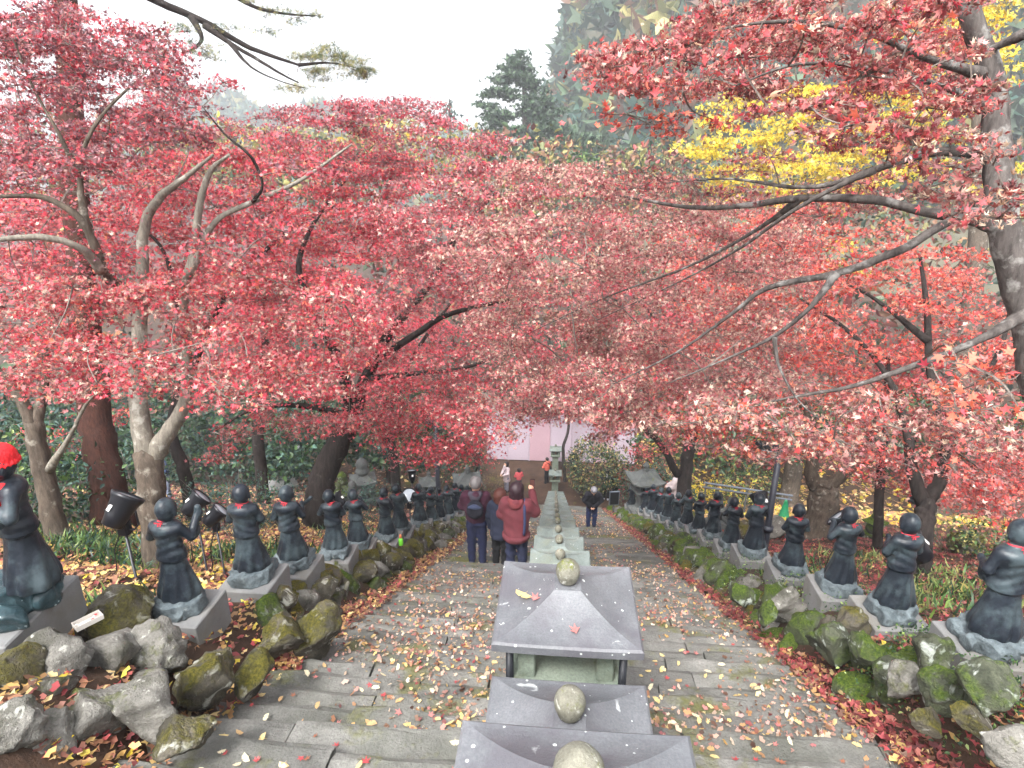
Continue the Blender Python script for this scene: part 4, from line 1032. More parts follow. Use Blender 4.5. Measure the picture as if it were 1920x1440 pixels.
fill([(-60, 720), (860, 740), (860, 850), (420, 880), (-60, 900)], 60, 56, (24, 34), dict(teal=2, green=3, conifer=2), .20, 270)
fill([(1230, 740), (1980, 740), (1980, 880), (1700, 880), (1560, 850), (1230, 860)], 60, 56, (26, 34), dict(green=3, conifer=2, olive=1, redlitter=1), .20, 250)
tag(L.build('evergreen_thicket'), 'dark evergreen thicket behind the trunks at the foot of the slope', kind='stuff')

# ================================================================== fallen leaves
def stair_top(y): 
    k = np.floor(np.asarray(y, float) / TREAD); return TOPZ - RISE * k - RISE * .5
LIT = .026
def litter(name, label, n, xr, yr, mixd, size, ginkgo=.5, zf=ground_z, mask=None, lift=.012, up=2.2, steps=False):
    L = Leaves()
    x = rng.uniform(*xr, n); y = yr[0] + (yr[1] - yr[0]) * rng.random(n) ** 1.35
    if steps: y = (np.floor(y / TREAD) + .42 + .56 * rng.random(n) ** 1.3) * TREAD
    if mask is not None:
        m = mask(x, y); x, y = x[m], y[m]; n = len(x)
    P = np.stack([x, y, zf(x, y) + rng.uniform(lift * .6, lift * 2.2, n)], 1); C = pal(mixd, n); g = rng.random(n) < ginkgo
    sz = size * rng.uniform(.65, 1.15, n) * (1 + .03 * np.maximum(y - 8, 0))
    L.add(P[g], sz[g], 'fan', C[g], up); h_ = ~g & (rng.random(n) < .5); L.add(P[h_], sz[h_], 'dry', C[h_], up * .6); g |= h_; L.add(P[~g], sz[~g], 'maplecurl' if size < .035 else 'star', C[~g], up)
    return tag(L.build(name), label, kind='stuff')
clump = lambda x, y: (np.sin(x * 1.9 + y * .7) + np.sin(y * 2.3 - x * 1.1 + 2) + rng.normal(0, .8, len(x))) > .1
litter('golden_leaf_litter', 'golden ginkgo leaves carpeting the bank behind the statues', 23000, (-7.2, -3.0), (2.2, 14), dict(gold=7, yellow=.6, brownlitter=1.6, redlitter=1.6), .042, .6)
litter('red_leaf_litter', 'dark red maple leaves carpeting the bank behind the statues', 21000, (3.1, 8.5), (2.5, 14), dict(redlitter=8, gold=.6, brownlitter=1.5), .04, .05)
litter('edge_leaf_litter', 'red and golden leaves drifted along the edge of the stairs below the golden bank', 5200, (-2.34, -1.95), (3.6, 24), dict(redlitter=2.5, gold=4, brownlitter=2), .036, .45, lambda x, y: zs(y) + .0, lift=.05)
litter('edge_leaf_litter', 'red leaves drifted along the edge of the stairs below the red bank', 5600, (1.98, 2.40), (2.6, 24), dict(redlitter=6, gold=1.2, brownlitter=1), .036, .2, lambda x, y: zs(y) + .0, lift=.05)
litter('corner_leaf_litter', 'yellow and red leaves caught between the loose boulders by the camera', 1500, (-3.3, -2.0), (2.0, 4.6), dict(gold=5, yellow=1, redlitter=2.5, brownlitter=1), .036, .6, lambda x, y: np.maximum(zs(y), ground_z(x, y)), lift=.03)
litter('corner_leaf_litter', 'red and yellow leaves caught between the mossy rocks by the camera', 1300, (2.0, 3.0), (2.2, 4.6), dict(gold=2, yellow=.6, redlitter=5, brownlitter=1), .036, .4, lambda x, y: np.maximum(zs(y), ground_z(x, y)), lift=.03)
litter('step_leaf_litter', 'ginkgo and maple leaves strewn over the stone steps', 27000, (-2.05, 2.05), (2.9, 22), dict(gold=3.5, beige=5, dry=1.4, brownlitter=2.2, redlitter=.4), .027, .5, lambda x, y: stair_top(y), clump, lift=.010, up=1.6, steps=True)
litter('court_leaf_litter', 'golden leaves covering the ground under the trees beyond the far statues', 6500, (4.2, 17), (16, 34), dict(gold=6, yellow=3, brownlitter=1.5), .10, .5, lift=.03)
litter('wood_leaf_litter', 'brown leaves over the wood floor below the golden bank', 5000, (-16, -4.2), (12, 30), dict(brownlitter=5, redlitter=1.5, gold=1), .085, .3, lift=.03)
litter('bank_leaf_litter', 'brown and red leaves under the maples beyond the red bank', 3500, (8, 15), (4, 18), dict(brownlitter=4, redlitter=4, gold=1), .075, .2, lift=.03)

# single leaves that show clearly on the steps and on the lantern roof
def leaf_mesh(kind, col, bend=.12):
    T_, F_q = TM[kind]; V = T_.copy(); V[:, 2] += bend * np.sin(V[:, 0] * 2.5) * .5
    me = new_mesh('fallen_leaf', V, F_q); me.materials.append(col); return me
LM = {k: leafmat1('leaf_' + k, c, .25) for k, c in dict(gold=(220, 196, 136), pale=(216, 204, 172), amber=(194, 160, 112), red=(178, 72, 76), rose=(190, 116, 112), brown=(150, 98, 76), orange=(230, 116, 92), scarlet=(208, 84, 86), wine=(160, 74, 80), tan=(196, 156, 128)).items()}
LG = [leaf_mesh('ginkgo', LM[k]) for k in ('gold', 'pale', 'amber')]; LR = [leaf_mesh('mapleleaf', LM[k]) for k in ('red', 'rose', 'brown')]
taken = 0
while taken < 200:
    x = rng.uniform(-2.0, 2.0); y = 2.1 + rng.random() ** 1.2 * 2.6
    if abs(x - .05) < .45: continue
    gk = rng.random() < .6; ci = int(rng.integers(3)); me = (LG if gk else LR)[ci]; cn = (('golden', 'pale cream', 'dull amber') if gk else ('dark red', 'faded pink', 'brown'))[ci]
    y = (math.floor(y / TREAD) + .45 + .5 * rng.random()) * TREAD
    o = link('fallen_leaf', me, None, None, (x, y, float(stair_top(y)) + .018), (rng.normal(0, .22), rng.normal(0, .22), rng.uniform(0, 6.28)), (rng.uniform(.024, .036),) * 3)
    tag(o, f'fan shaped {cn} ginkgo leaf lying on the upper stone steps' if gk else f'star shaped {cn} maple leaf lying on the upper stone steps', 'leaf', f'{cn} ginkgo leaves on the upper steps' if gk else f'{cn} maple leaves on the upper steps'); taken += 1
def roof_leaf(px, py, d, me, s, label, rz):
    zt = 12.18; r = ray(px, py)
    for _ in range(6):
        p = CAM + r * ((zt - CAM[2]) / r[2]); sx = max(abs(p[0] - .075) / .4, abs(p[1] - 2.97) / .37); t = np.clip(1 - (sx * .4 - .075) / .313, 0, 1); zt = 12.18 + .065 + .137 * t ** 1.75 + .018
    tag(link('fallen_leaf', me, None, None, p, (.12, .05, rz), (s,) * 3), label, 'leaf', 'leaves lying on the lantern roof')
roof_leaf(985, 1112, 3.56, LG[0], .060, 'large yellow ginkgo leaf lying on the slate lantern roof', 2.6)
roof_leaf(1004, 1122, 3.53, LR[1], .042, 'crumpled pinkish maple leaf touching the yellow leaf on the lantern roof', .6)
roof_leaf(1080, 1182, 3.40, LR[1], .045, 'small red maple leaf lying alone on the front slope of the lantern roof', 1.2)

# ================================================================== undergrowth
def tuft_field(name, label, spots, mixd, ln, n_each, spread=.18, up=1.0):
    L = Leaves()
    for x, y in spots:
        n = int(n_each * rng.uniform(.7, 1.3)); P = np.stack([x + rng.normal(0, spread, n), y + rng.normal(0, spread, n), np.zeros(n)], 1); P[:, 2] = ground_z(P[:, 0], P[:, 1])
        d = rng.normal(size=(n, 3)) * .55 + np.array([0, 0, 1.0]); d /= np.linalg.norm(d, axis=1)[:, None]
        x_ = np.cross(d, rng.normal(size=(n, 3))); x_ /= np.linalg.norm(x_, axis=1)[:, None]; z_ = np.cross(x_, d)
        T_, F_q = TM['blade']; s = ln * rng.uniform(.6, 1.2, n)
        V = np.einsum('vk,nkj->nvj', T_ * np.array([1.6, 1, 2.2]), np.stack([x_, d, z_], 1)) * s[:, None, None] + P[:, None, :]
        L.V.append(V.reshape(-1, 3).astype(np.float32)); L.F.append((F_q[None] + (np.arange(n) * 5)[:, None, None] + L.n).reshape(-1, 3).astype(np.int32)); L.C.append(np.repeat(pal(mixd, n).astype(np.float32), 5, 0)); L.n += n * 5
    return tag(L.build(name), label, kind='stuff')
L = Leaves()
for k in range(150):
    y = 2.7 + 12 * rng.random() ** 1.4; x = rng.uniform(2.3, 3.25); n = 46
    P = np.stack([x + rng.normal(0, .10, n), y + rng.normal(0, .10, n), np.zeros(n)], 1); P[:, 2] = np.maximum(zs(P[:, 1]), ground_z(P[:, 0], P[:, 1])) + rng.uniform(.02, .22, n)
    L.add(P, .026 * rng.uniform(.6, 1.3, n), 'oval', pal(dict(green=3, lime=1.2), n), .9)
tag(L.build('ground_cover'), 'small leaved creeping plants over the mossy rocks of the red bank', kind='stuff')
def gpt(px, py, d):
    p = at(px, py, d); return (p[0], p[1])
sp = [gpt(rng.uniform(40, 300), rng.uniform(955, 1005), rng.uniform(6.6, 8.2)) for _ in range(60)] + [gpt(rng.uniform(380, 560), rng.uniform(960, 1000), rng.uniform(7.4, 9)) for _ in range(26)] + [gpt(rng.uniform(130, 210), 1060, 4.9) for _ in range(8)] + [gpt(rng.uniform(600, 720), rng.uniform(955, 990), rng.uniform(10, 13)) for _ in range(18)]
tuft_field('grass', 'broad bladed grass tufts along the back of the golden bank', sp, dict(lime=1.6, green=3, teal=1), .18, 22)
sp = [gpt(rng.uniform(1700, 1920), rng.uniform(1000, 1090), rng.uniform(5.6, 8.5)) for _ in range(40)] + [gpt(rng.uniform(1500, 1700), rng.uniform(985, 1020), rng.uniform(8, 10.5)) for _ in range(24)] + [gpt(rng.uniform(1740, 1800), 1130, 4.9) for _ in range(7)] + [gpt(rng.uniform(1460, 1500), 1040, 7.6) for _ in range(5)]
tuft_field('grass', 'sparse green grass and fern tufts on the red leaf bank', sp, dict(green=2, lime=2, olive=1), .17, 18)
def shrub(px, py, d, r, h, mixd, label, leaf=.055, n=1500, kind='oval', cat='shrub', twig=9):
    b = np.array(at(px, py, d)); T = Tree('leafy_shrub', label, cat, tuple(b), 'shrubs under the trees', 'bark_dark')
    for k in range(twig):
        a = rng.uniform(0, 6.28); e = np.array([cos(a) * r * .7, sin(a) * r * .7, h * rng.uniform(.6, 1)])
        T._tw(spline([T.base, T.base + e * .5 + rng.normal(0, .05, 3), T.base + e + np.array([0, 0, .12])], 3), .012, .004)
    q = rng.normal(size=(n, 3)); q /= np.linalg.norm(q, axis=1)[:, None]; q *= rng.uniform(.3, 1, (n, 1)) ** .5
    nn = rng.normal(size=(18, 3)); lump = 1 + .18 * np.sin(q @ nn[:3].T * 4).sum(1)[:, None]
    P = np.array([0, 0, h * .55 + .1]) + q * np.array([r, r, h * .5]) * lump
    T.L.add(P, leaf * rng.uniform(.6, 1.3, n), kind, pal(mixd, n), .8); return T.done('foliage')
shrub(30, 960, 8.6, 1.0, 1.5, dict(green=3, teal=1, lime=.5), 'dark green broadleaf shrub behind the hatted statue', .075, 1700)
shrub(150, 945, 9.6, .8, 1.2, dict(teal=2, green=2), 'glossy rhododendron like shrub between the slender maple and the pine', .08, 1200)
shrub(250, 925, 11.5, .9, 1.6, dict(green=2, teal=2, conifer=1), 'tall shrub behind the pine trunk and black floodlight', .07, 1200)
shrub(395, 945, 10.5, .8, .9, dict(teal=3, green=1), 'bluish green shrub behind the first bronze statue', .05, 1500)
shrub(490, 960, 11.5, 1.0, .7, dict(teal=3, green=1), 'low bluish shrub behind the second and third bronze statues', .05, 1800)
shrub(700, 950, 14.5, .8, .9, dict(teal=3, conifer=1), 'feathery blue green shrub beside the small stone pagodas', .05, 1500)
shrub(655, 960, 13, .5, .45, dict(green=3), 'small dark green tuft shrub by the leaning trunk', .06, 800, 'blade')
shrub(1125, 885, 28.8, 1.5, 2.9, dict(olive=1.5, conifer=3, brownlitter=.6), 'grey green bush in front of the pale wall', .12, 3600)
shrub(1215, 885, 27.5, 1.2, 2.4, dict(conifer=2, redlitter=1), 'dark thin bush beside the big stone lantern', .11, 2200)
shrub(1250, 880, 25, 1.4, 1.8, dict(teal=2, conifer=2), 'pale bluish bush behind the stone lantern roof', .09, 1200)
shrub(1410, 900, 22, 1.2, 1.6, dict(green=2, lime=.6, conifer=1), 'dark leafy shrub by the railing under the maples', .08, 1100)
shrub(1350, 870, 27, 2.0, .8, dict(yellow=3, lime=2), 'low yellow hedge strewn with ginkgo leaves beyond the rail', .10, 1400)
shrub(1790, 985, 10.5, .8, .55, dict(green=3, lime=1), 'fern clump spreading under the maples of the red bank', .08, 900, 'blade')
shrub(1870, 1000, 9.5, .7, .5, dict(green=2, olive=2), 'olive shrub at the edge of the red leaf bank', .06, 800)
shrub(870, 885, 28, 1.1, 2.2, dict(conifer=3, green=1), 'dark evergreen bush closing the end of the pale wall', .10, 1300)
shrub(915, 880, 29, 1.3, .8, dict(olive=3, brownlitter=2), 'dry grassy bush at the foot of the pale wall', .09, 900, 'blade')
# bare straw coloured stems behind the second statue
T = Tree('dry_shrub', 'bare straw coloured stems standing behind the second bronze statue', 'shrub', tuple(at(440, 955, 8.6)), None, 'bark_pale')
for k in range(26):
    e = rng.normal(0, .35, 3) * np.array([1, 1, 0]) + np.array([0, 0, rng.uniform(.6, 1.3)]); T._tw(spline([T.base + rng.normal(0, .06, 3), T.base + e * .55 + rng.normal(0, .04, 3), T.base + e], 4), .008, .003)
T.done()

# ================================================================== lamps, poles, stone furniture
def floodlight(px, py, d, s, aim, tilt, label):
    p = at(px, py, d); X, Y = p[0], p[1]; zg = float(ground_z(X, Y)); h = max(p[2] - zg, .12)
    o = tag(empty('floodlight', (X, Y, zg)), label, 'floodlight', 'black floodlights aimed at the maples')
    MB().lathe([(.05 * s, 0), (.05 * s, .015), (.014 * s, .03), (.014 * s, h)], 12).build('stake', M['black'], o, True)
    MB().box((0, 0, h - .02), (.10 * s, .09 * s, .16 * s), .015).build('ballast', M['black'], o)
    hd = MB().lathe([(.07 * s, -.16 * s), (.09 * s, -.15 * s), (.105 * s, -.05 * s), (.125 * s, .08 * s), (.145 * s, .12 * s), (.15 * s, .15 * s), (.138 * s, .155 * s), (.13 * s, .13 * s)], 24).build('housing', M['black'], o, True, loc=(0, 0, h + .16 * s), rot=(tilt, 0, aim))
    MB().lathe([(.134 * s, 0), (.12 * s, .008), (.01, .012)], 24).build('lens', M['lens'], hd, True, loc=(0, 0, .132 * s))
    MB().box((0, 0, 0), (.05 * s, .004, .06 * s), .001).build('sticker', M['white'], hd, loc=(.02 * s, -.117 * s, .0), rot=(-.12, 0, 0))
    b = MB(); b.tube([(-.15 * s, 0, h + .16 * s), (-.15 * s, 0, h + .02), (-.1 * s, 0, h - .04), (.1 * s, 0, h - .04), (.15 * s, 0, h + .02), (.15 * s, 0, h + .16 * s)], .009 * s, 6); b.build('yoke', M['black'], o)
    MB().tube(spline([(0, 0, h), (-.12 * s, -.03, h * .6), (-.2 * s, 0, .08), (-.5 * s, .1, .03)], 6), .006, 5).build('cable', M['black'], o)
    return o
floodlight(232, 985, 6.0, 1.05, -.5, -.7, 'big black floodlight with a white sticker between the pine and the forked maple')
floodlight(368, 965, 6.6, .8, -.9, -.9, 'black floodlight just behind the head of the first bronze statue')
floodlight(405, 985, 6.6, .7, -1.0, -.9, 'smaller black floodlight in the dry stems past the first statue')
floodlight(637, 950, 12, .9, 1.2, -.8, 'black floodlight in the tufts at the foot of the leaning trunk')
floodlight(768, 945, 13.5, 1.1, .3, .8, 'black floodlight facing up behind the middle of the golden bank row')
floodlight(773, 900, 20, 1.1, .2, -.3, 'far black floodlight on the slope near the moss covered stone')
floodlight(1578, 1005, 7.4, .9, 1.0, -.9, 'black floodlight with round pale lens behind the third statue of the red bank')
floodlight(1712, 1050, 6.6, 1.0, 1.1, -.8, 'black floodlight with round pale lens behind the second statue of the red bank')
floodlight(1425, 960, 9.6, 1.0, .3, -.8, 'black box floodlight at the foot of the lamp post')
def lamp_post(px, py0, py1, d, r, label, head=True):
    a = at(px, py0, d); X, Y = a[0], a[1]; zg = float(ground_z(X, Y)); top = at(px, py1, d)[2] - zg
    o = tag(empty('lamp_post', (X, Y, zg)), label, 'lamp post', 'dark lamp posts beside the stairs')
    MB().lathe([(r * 2.2, 0), (r * 2.2, .02), (r * 1.15, .04), (r, .3), (r * .85, top)], 14).build('pole', M['pole'], o, True)
    MB().lathe([(r * 1.6, .6), (r * 1.6, .68)], 14).build('collar', M['pole'], o, True)
    h = MB().box((0, 0, 0), (.34, .16, .10), .03).build('lamp_head', M['black'], o, loc=(-.16, 0, top + .03), rot=(0, .25, .3))
    MB().box((0, 0, -.052), (.24, .11, .012), .004).build('lens', M['lens'], h)
    return o
lamp_post(1437, 1005, 815, 8.9, .048, 'dark lamp post with tilted black head among the red bank statues')
lamp_post(823, 945, 770, 17.0, .07, 'slim dark lamp post behind the far end of the golden bank row')
def toro(px, py, d, hgt, label, n=4, zoff=0.0):
    p = at(px, py, d); X, Y = p[0], p[1]; z = float(ground_z(X, Y)) - .05 + zoff; s = hgt / 2.0
    o = tag(empty('garden_lantern', (X, Y, z), .25), label, 'lantern', 'big stone lanterns near the foot of the stairs')
    q = pi / 4; k = 2 ** .5
    MB().lathe([(.46 * s * k, 0), (.46 * s * k, .12 * s), (.40 * s * k, .15 * s), (.40 * s * k, .26 * s), (.34 * s * k, .30 * s)], n, rot=q).build('base', M['toro'], o)
    MB().lathe([(.30 * s * k, .29 * s), (.22 * s * k, .36 * s), (.19 * s * k, .5 * s), (.19 * s * k, .86 * s), (.24 * s * k, .95 * s)], n, rot=q).build('shaft', M['toro'], o)
    MB().lathe([(.24 * s * k, .94 * s), (.38 * s * k, 1.02 * s), (.38 * s * k, 1.10 * s), (.3 * s * k, 1.12 * s)], n, rot=q).build('platform', M['toro'], o)
    for sx in (-1, 1):
        for sy in (-1, 1): MB().box((sx * .18 * s, sy * .18 * s, 1.26 * s), (.10 * s, .10 * s, .30 * s), .01).build('chamber_post', M['toro'], o)
    V, F = roof_mesh(1.06 * s, 1.06 * s, .36 * s, .06 * s, .10 * s, 1.9, .08 * s); ro = obj('roof', V, F, M['toro'], o, loc=(0, 0, 1.40 * s))
    MB().lathe([(.10 * s, 0), (.13 * s, .04 * s), (.07 * s, .08 * s), (.11 * s, .14 * s), (.115 * s, .19 * s), (.07 * s, .26 * s), (.01, .32 * s)], 14).build('finial', M['toro'], ro, True, loc=(0, 0, .36 * s))
    return o
toro(878, 955, 21.5, 1.85, 'big stone lantern with broad flared roof at the low end of the golden bank')
toro(1205, 958, 20.8, 2.0, 'big stone lantern with ball finial at the low end of the red bank')
toro(805, 912, 23.5, 1.5, 'squat dark stone lantern standing behind the slim lamp post')
def pagoda(px, py, d, hgt, label, mossy):
    p = at(px, py, d); X, Y = p[0], p[1]; z = float(ground_z(X, Y)) - .04; s = hgt
    m = M['rock_green'] if mossy else M['toro']
    o = tag(empty('stone_pagoda', (X, Y, z), rng.uniform(0, 1)), label, 'stone pagoda', 'small stone pagodas in the wood')
    MB().box((0, 0, .12 * s), (.42 * s, .42 * s, .24 * s), .02).build('base_block', m, o)
    MB().lathe([(.15 * s, .235 * s), (.21 * s, .34 * s), (.20 * s, .45 * s), (.13 * s, .52 * s)], 14).build('round_stone', m, o, True)
    V, F = roof_mesh(.46 * s, .46 * s, .15 * s, .05 * s, .07 * s, 1.5, .03 * s); obj('roof_stone', V, F, m, o, loc=(0, 0, .515 * s))
    MB().lathe([(.09 * s, .665 * s), (.13 * s, .73 * s), (.10 * s, .78 * s), (.09 * s, .80 * s), (.12 * s, .86 * s), (.08 * s, .94 * s), (.01, 1.0 * s)], 14).build('jewel_stone', m, o, True)
for a in [(684, 935, 19.0, 1.7, 'tallest mossy stone pagoda in the group below the leaning trunk', 0), (663, 940, 16.5, 1.0, 'short round topped stone pagoda beside the feathery shrub', 0), (645, 930, 17.5, 1.2, 'mossy stone pagoda half hidden by the leaning trunk', 1), (635, 935, 16.2, .9, 'lowest mossy stone pagoda next to the leaning trunk', 1),
          (1345, 945, 15.5, .95, 'small grey stone pagoda rising behind the red bank statues', 0), (1371, 948, 15.0, .9, 'pointed stone pagoda beside the small grey one on the red bank', 0), (1640, 985, 13, .8, 'weathered stone pagoda among the ferns by the twin stem maple', 1)]: pagoda(*a)
for px, py, d, r, lab in [(1306, 945, 17, .22, 'squared grey marker stone at the foot of the low bough maple'), (1395, 968, 13, .34, 'round mossy boulder behind the red bank statues'), (1570, 968, 13.5, .32, 'grey boulder at the foot of the dark stumped maple'), (1460, 940, 13, .36, 'pale boulder behind the lamp post'), (850, 905, 24, .3, 'brown boulder on the slope by the squat stone lantern'), (1830, 985, 10, .28, 'moss topped boulder on the red leaf bank'), (700, 925, 20, .4, 'moss covered boulder beside the tallest stone pagoda')]:
    p = at(px, py, d); z = float(ground_z(p[0], p[1])); o = rock(None, (p[0], p[1], z + r * .5), r, RM[1 if 'moss' in lab else 0], True, name='boulder'); tag(o, lab, 'boulder', 'boulders lying among the trees')
# traffic cone, rail, notice panel, paving slab
p = at(1474, 940, 18.5); z = float(ground_z(p[0], p[1])); M['cone'] = plain('green_cone', (24, 132, 84), .5, .08)
o = tag(empty('traffic_cone', (p[0], p[1], z)), 'plain green traffic cone standing on the golden leaves', 'traffic cone')
MB().lathe([(.19, .03), (.165, .05), (.05, .62), (.035, .66), (.03, .66)], 18).build('cone_body', M['cone'], o, True); MB().box((0, 0, .015), (.40, .40, .03), .01).build('cone_base', M['cone'], o)
M['steel'] = plain('steel_rail', (120, 128, 140), .4, .08, Metallic=.6)
a, b = at(1320, 905, 21), at(1490, 908, 20); o = tag(empty('rail_fence', a), 'low grey metal rail along the golden leaf ground', 'rail')
za = max(a[2], float(ground_z(a[0], a[1])) + .45)
for k in (0, .16): MB().tube([(0, 0, za - a[2] - k), (b[0] - a[0], b[1] - a[1], za - a[2] - k)], .035, 8).build('bar', M['steel'], o)
for u in (.03, .5, .97):
    gx_, gy_ = a[0] + (b[0] - a[0]) * u, a[1] + (b[1] - a[1]) * u; zg = float(ground_z(gx_, gy_)); MB().tube([(gx_ - a[0], gy_ - a[1] + .03, zg - a[2]), (gx_ - a[0], gy_ - a[1] + .03, za - a[2] + .02)], .03, 8).build('post', M['steel'], o)
p = at(1150, 962, 24.0); z = float(ground_z(p[0], p[1])); o = tag(empty('framed_panel', (p[0], p[1], z), .2), 'black panel in a silver frame on a short stand by the stairs foot', 'panel')
MB().box((0, 0, .72), (.40, .06, .60), .01).build('frame', M['steel'], o); MB().box((0, -.034, .72), (.33, .012, .52), .004).build('screen', M['black'], o); MB().lathe([(.16, 0), (.16, .03), (.03, .05), (.03, .43)], 12).build('stand', M['black'], o, True)
p = at(520, 895, 25.5); z = float(ground_z(p[0], p[1])); o = tag(empty('stone_bench', (p[0], p[1], z), .5), 'flat grey stone bench slab on the wood floor below', 'bench')
MB().box((0, 0, .34), (1.5, .9, .12), .02).build('slab', M['granite'], o)
for sx in (-.5, .5): MB().box((sx, 0, .14), (.2, .7, .28), .02).build('leg', M['granite'], o)
# offering tray and small toy
p = at(166, 1168, 3.72); o = tag(empty('offering_tray', p, -.55), 'small clear tray holding coins beside the broad granite plinth', 'tray'); o.scale = (.75,) * 3
M['clear'] = plain('clear_plastic', (214, 208, 200), .2, .04, Alpha=.75); M['coin'] = plain('coin', (206, 204, 200), .3, .1, Metallic=.4)
MB().box((0, 0, .004), (.089, .188, .008), .002).build('tray_floor', M['clear'], o)
for sx in (-1, 1): MB().box((sx * .046, 0, .022), (.004, .19, .044), .001).build('tray_side', M['clear'], o); MB().box((0, sx * .096, .022), (.096, .004, .044), .001).build('tray_side', M['clear'], o)
for k in range(14): MB().lathe([(.012, 0), (.012, .002)], 12).build('coin', M['coin'] if k % 4 else LM['red'], o, loc=(rng.uniform(-.03, .03), rng.uniform(-.08, .08), .01 + .002 * k), rot=(rng.normal(0, .1), rng.normal(0, .1), 0))
p = at(752, 1022, 9.6); o = tag(empty('toy_bottle', p), 'small bright green and orange bottle standing on the mossy border', 'bottle')
M['toy_g'] = plain('toy_green', (120, 214, 60), .4, .05); M['toy_o'] = plain('toy_orange', (236, 140, 84), .4, .05)
MB().lathe([(.03, 0), (.036, .02), (.036, .10), (.02, .13)], 12).build('bottle_body', M['toy_g'], o, True); MB().lathe([(.02, .128), (.022, .16), (.012, .19)], 12).build('bottle_cap', M['toy_o'], o, True)

# ================================================================== people
M['skin'] = plain('skin', (206, 160, 136), .5, .06, 20)
def cloth(name, c, var=.15): return plain(name, c, .9, var, 14, .35, 260)
def rotx(a): c, s = cos(a), sin(a); return np.array([[1, 0, 0], [0, c, -s], [0, s, c]])
def person(px, fy, hy, label, surf='stairs', face=0.0, arms='front', top=(40, 40, 48), legs=(30, 34, 56), hair=(34, 30, 30), hairstyle='short', coat=.47, lean=0.0, head_p=0.0, shoes=(40, 38, 38), fine=False, mask=None, hood=None, extras=(), H=None, stride=0.0, bulk=1.0, d=None):
    """height comes from the head and feet seen in the photograph; feet stand on the surface"""
    if d is not None: p = np.array(at(px, fy, d))
    elif surf == 'stairs': r = ray(px, fy); t = (TOPZ - 14.6) / (r[2] + SLOPE * r[1]); p = CAM + r * t
    else: r = ray(px, fy); p = CAM + r * ((.02 - CAM[2]) / r[2])
    z = float(stair_top(p[1])) + .002 if surf == 'stairs' else float(ground_z(p[0], p[1])) + .004
    dd = (p - CAM) @ FW
    if H is None:
        r = ray(px, hy); t = math.hypot(p[0], p[1]) / math.hypot(r[0], r[1]); H = CAM[2] + r[2] * t - z
        if lean: H *= 1.16
    o = tag(empty('person', (p[0], p[1], z), face), label, 'person'); o.scale = (H,) * 3
    Rl = rotx(-lean); hip = np.array([0, 0, .50])
    U = lambda q: tuple(hip + Rl @ (np.array(q, float) - hip))
    A = dict(front=[((-.145, .035, .655), (-.06, .155, .60)), ((.145, .035, .655), (.06, .155, .60))],
             down=[((-.145, -.005, .65), (-.14, .03, .49)), ((.145, -.005, .65), (.14, .03, .49))],
             phone=[((-.14, .02, .655), (-.07, .155, .74)), ((.16, .05, .70), (.115, .16, .835))],
             photo=[((-.15, .06, .72), (-.045, .17, .86)), ((.15, .06, .72), (.045, .17, .86))],
             pray=[((-.15, .03, .66), (-.05, .10, .56)), ((.15, .03, .66), (.05, .10, .56))])[arms]
    h = .011 if fine else .02
    hc = np.array(U((0, .012, .925))); Rh = rotx(-lean - head_p)
    HP = lambda v: tuple(hc + Rh @ np.array(v, float))
    nk = U((0, .0, .845)); sk = []
    # body: one continuous skin surface
    sk += [('e', tuple(hc), (.056, .068, .076), Rh), ('e', HP((0, .028, -.035)), (.042, .042, .042), Rh), ('c', HP((0, -.012, -.05)), U((0, -.01, .80)), .032, .038), ('e', HP((0, .074, -.008)), (.011, .016, .016), Rh)]
    for s in (-1, 1): sk += [('e', HP((s * .057, -.002, -.004)), (.009, .016, .022), Rh)]
    sk += [('e', U((0, 0, .68)), (.075, .05, .13), Rl), ('c', (0, 0, .5), U((0, 0, .60)), .06, .06)]
    for s, (el, wr) in zip((-1, 1), A):
        el, wr = np.array(U(el)), np.array(U(wr)); sh = U((s * .105, 0, .79)); dv = (wr - el) / np.linalg.norm(wr - el)
        sk += [('c', sh, tuple(el), .03, .026), ('c', tuple(el), tuple(wr), .024, .018)]
        pm = wr + dv * .028; side = np.cross(dv, [0, 0, 1.0]); side /= np.linalg.norm(side) + 1e-6; bk = np.cross(side, dv)
        sk += [('e', tuple(pm), (.019, .021, .021))]
        for q, ln in zip((-.016, -.006, .005, .015), (.030, .036, .034, .026)):
            b0 = pm + dv * .014 + side * q; b1 = b0 + dv * ln * .6; b2 = b1 + (dv * .5 - bk * .8) * ln * .5
            sk += [('c', tuple(b0), tuple(b1), .0062, .0058), ('c', tuple(b1), tuple(b2), .0058, .005)]
        sk += [('c', tuple(pm - side * s * .014), tuple(pm - side * s * .026 + dv * .022 - bk * .006), .0068, .0055)]
        a_ = (s * .052, 0, .05); st = stride * s; kn = (s * .056, .012 + st * .5, .27)
        sk += [('c', (s * .05, 0, .50), kn, .05, .036), ('c', kn, (s * .052, st, .05), .034, .024)]
    v, q = prim_mesh(sk, .0075 if fine else .016, .010); obj('body', v, q, M['skin'], o, True)
    # jacket
    b = bulk; tm = cloth('cloth_top', top); lm = cloth('cloth_legs', legs)
    jk = [('e', U((0, -.004, .70)), (.108 * b, .074 * b, .13), Rl), ('e', U((0, -.004, .60)), (.102 * b, .078 * b, .15), Rl), ('c', U((-.082, 0, .795)), U((.082, 0, .795)), .047 * b, .047 * b), ('c', U((0, -.008, .83)), U((0, -.006, .80)), .042, .05)]
    if coat < .46: jk += [('c', (0, -.004, .50), (0, -.004, coat + .05), .098 * b, .112 * b)]
    for s, (el, wr) in zip((-1, 1), A):
        el, wr = np.array(U(el)), np.array(U(wr)); jk += [('c', U((s * .105, 0, .79)), tuple(el), .046 * b, .041 * b), ('c', tuple(el), tuple(wr), .040 * b, .031 * b)]
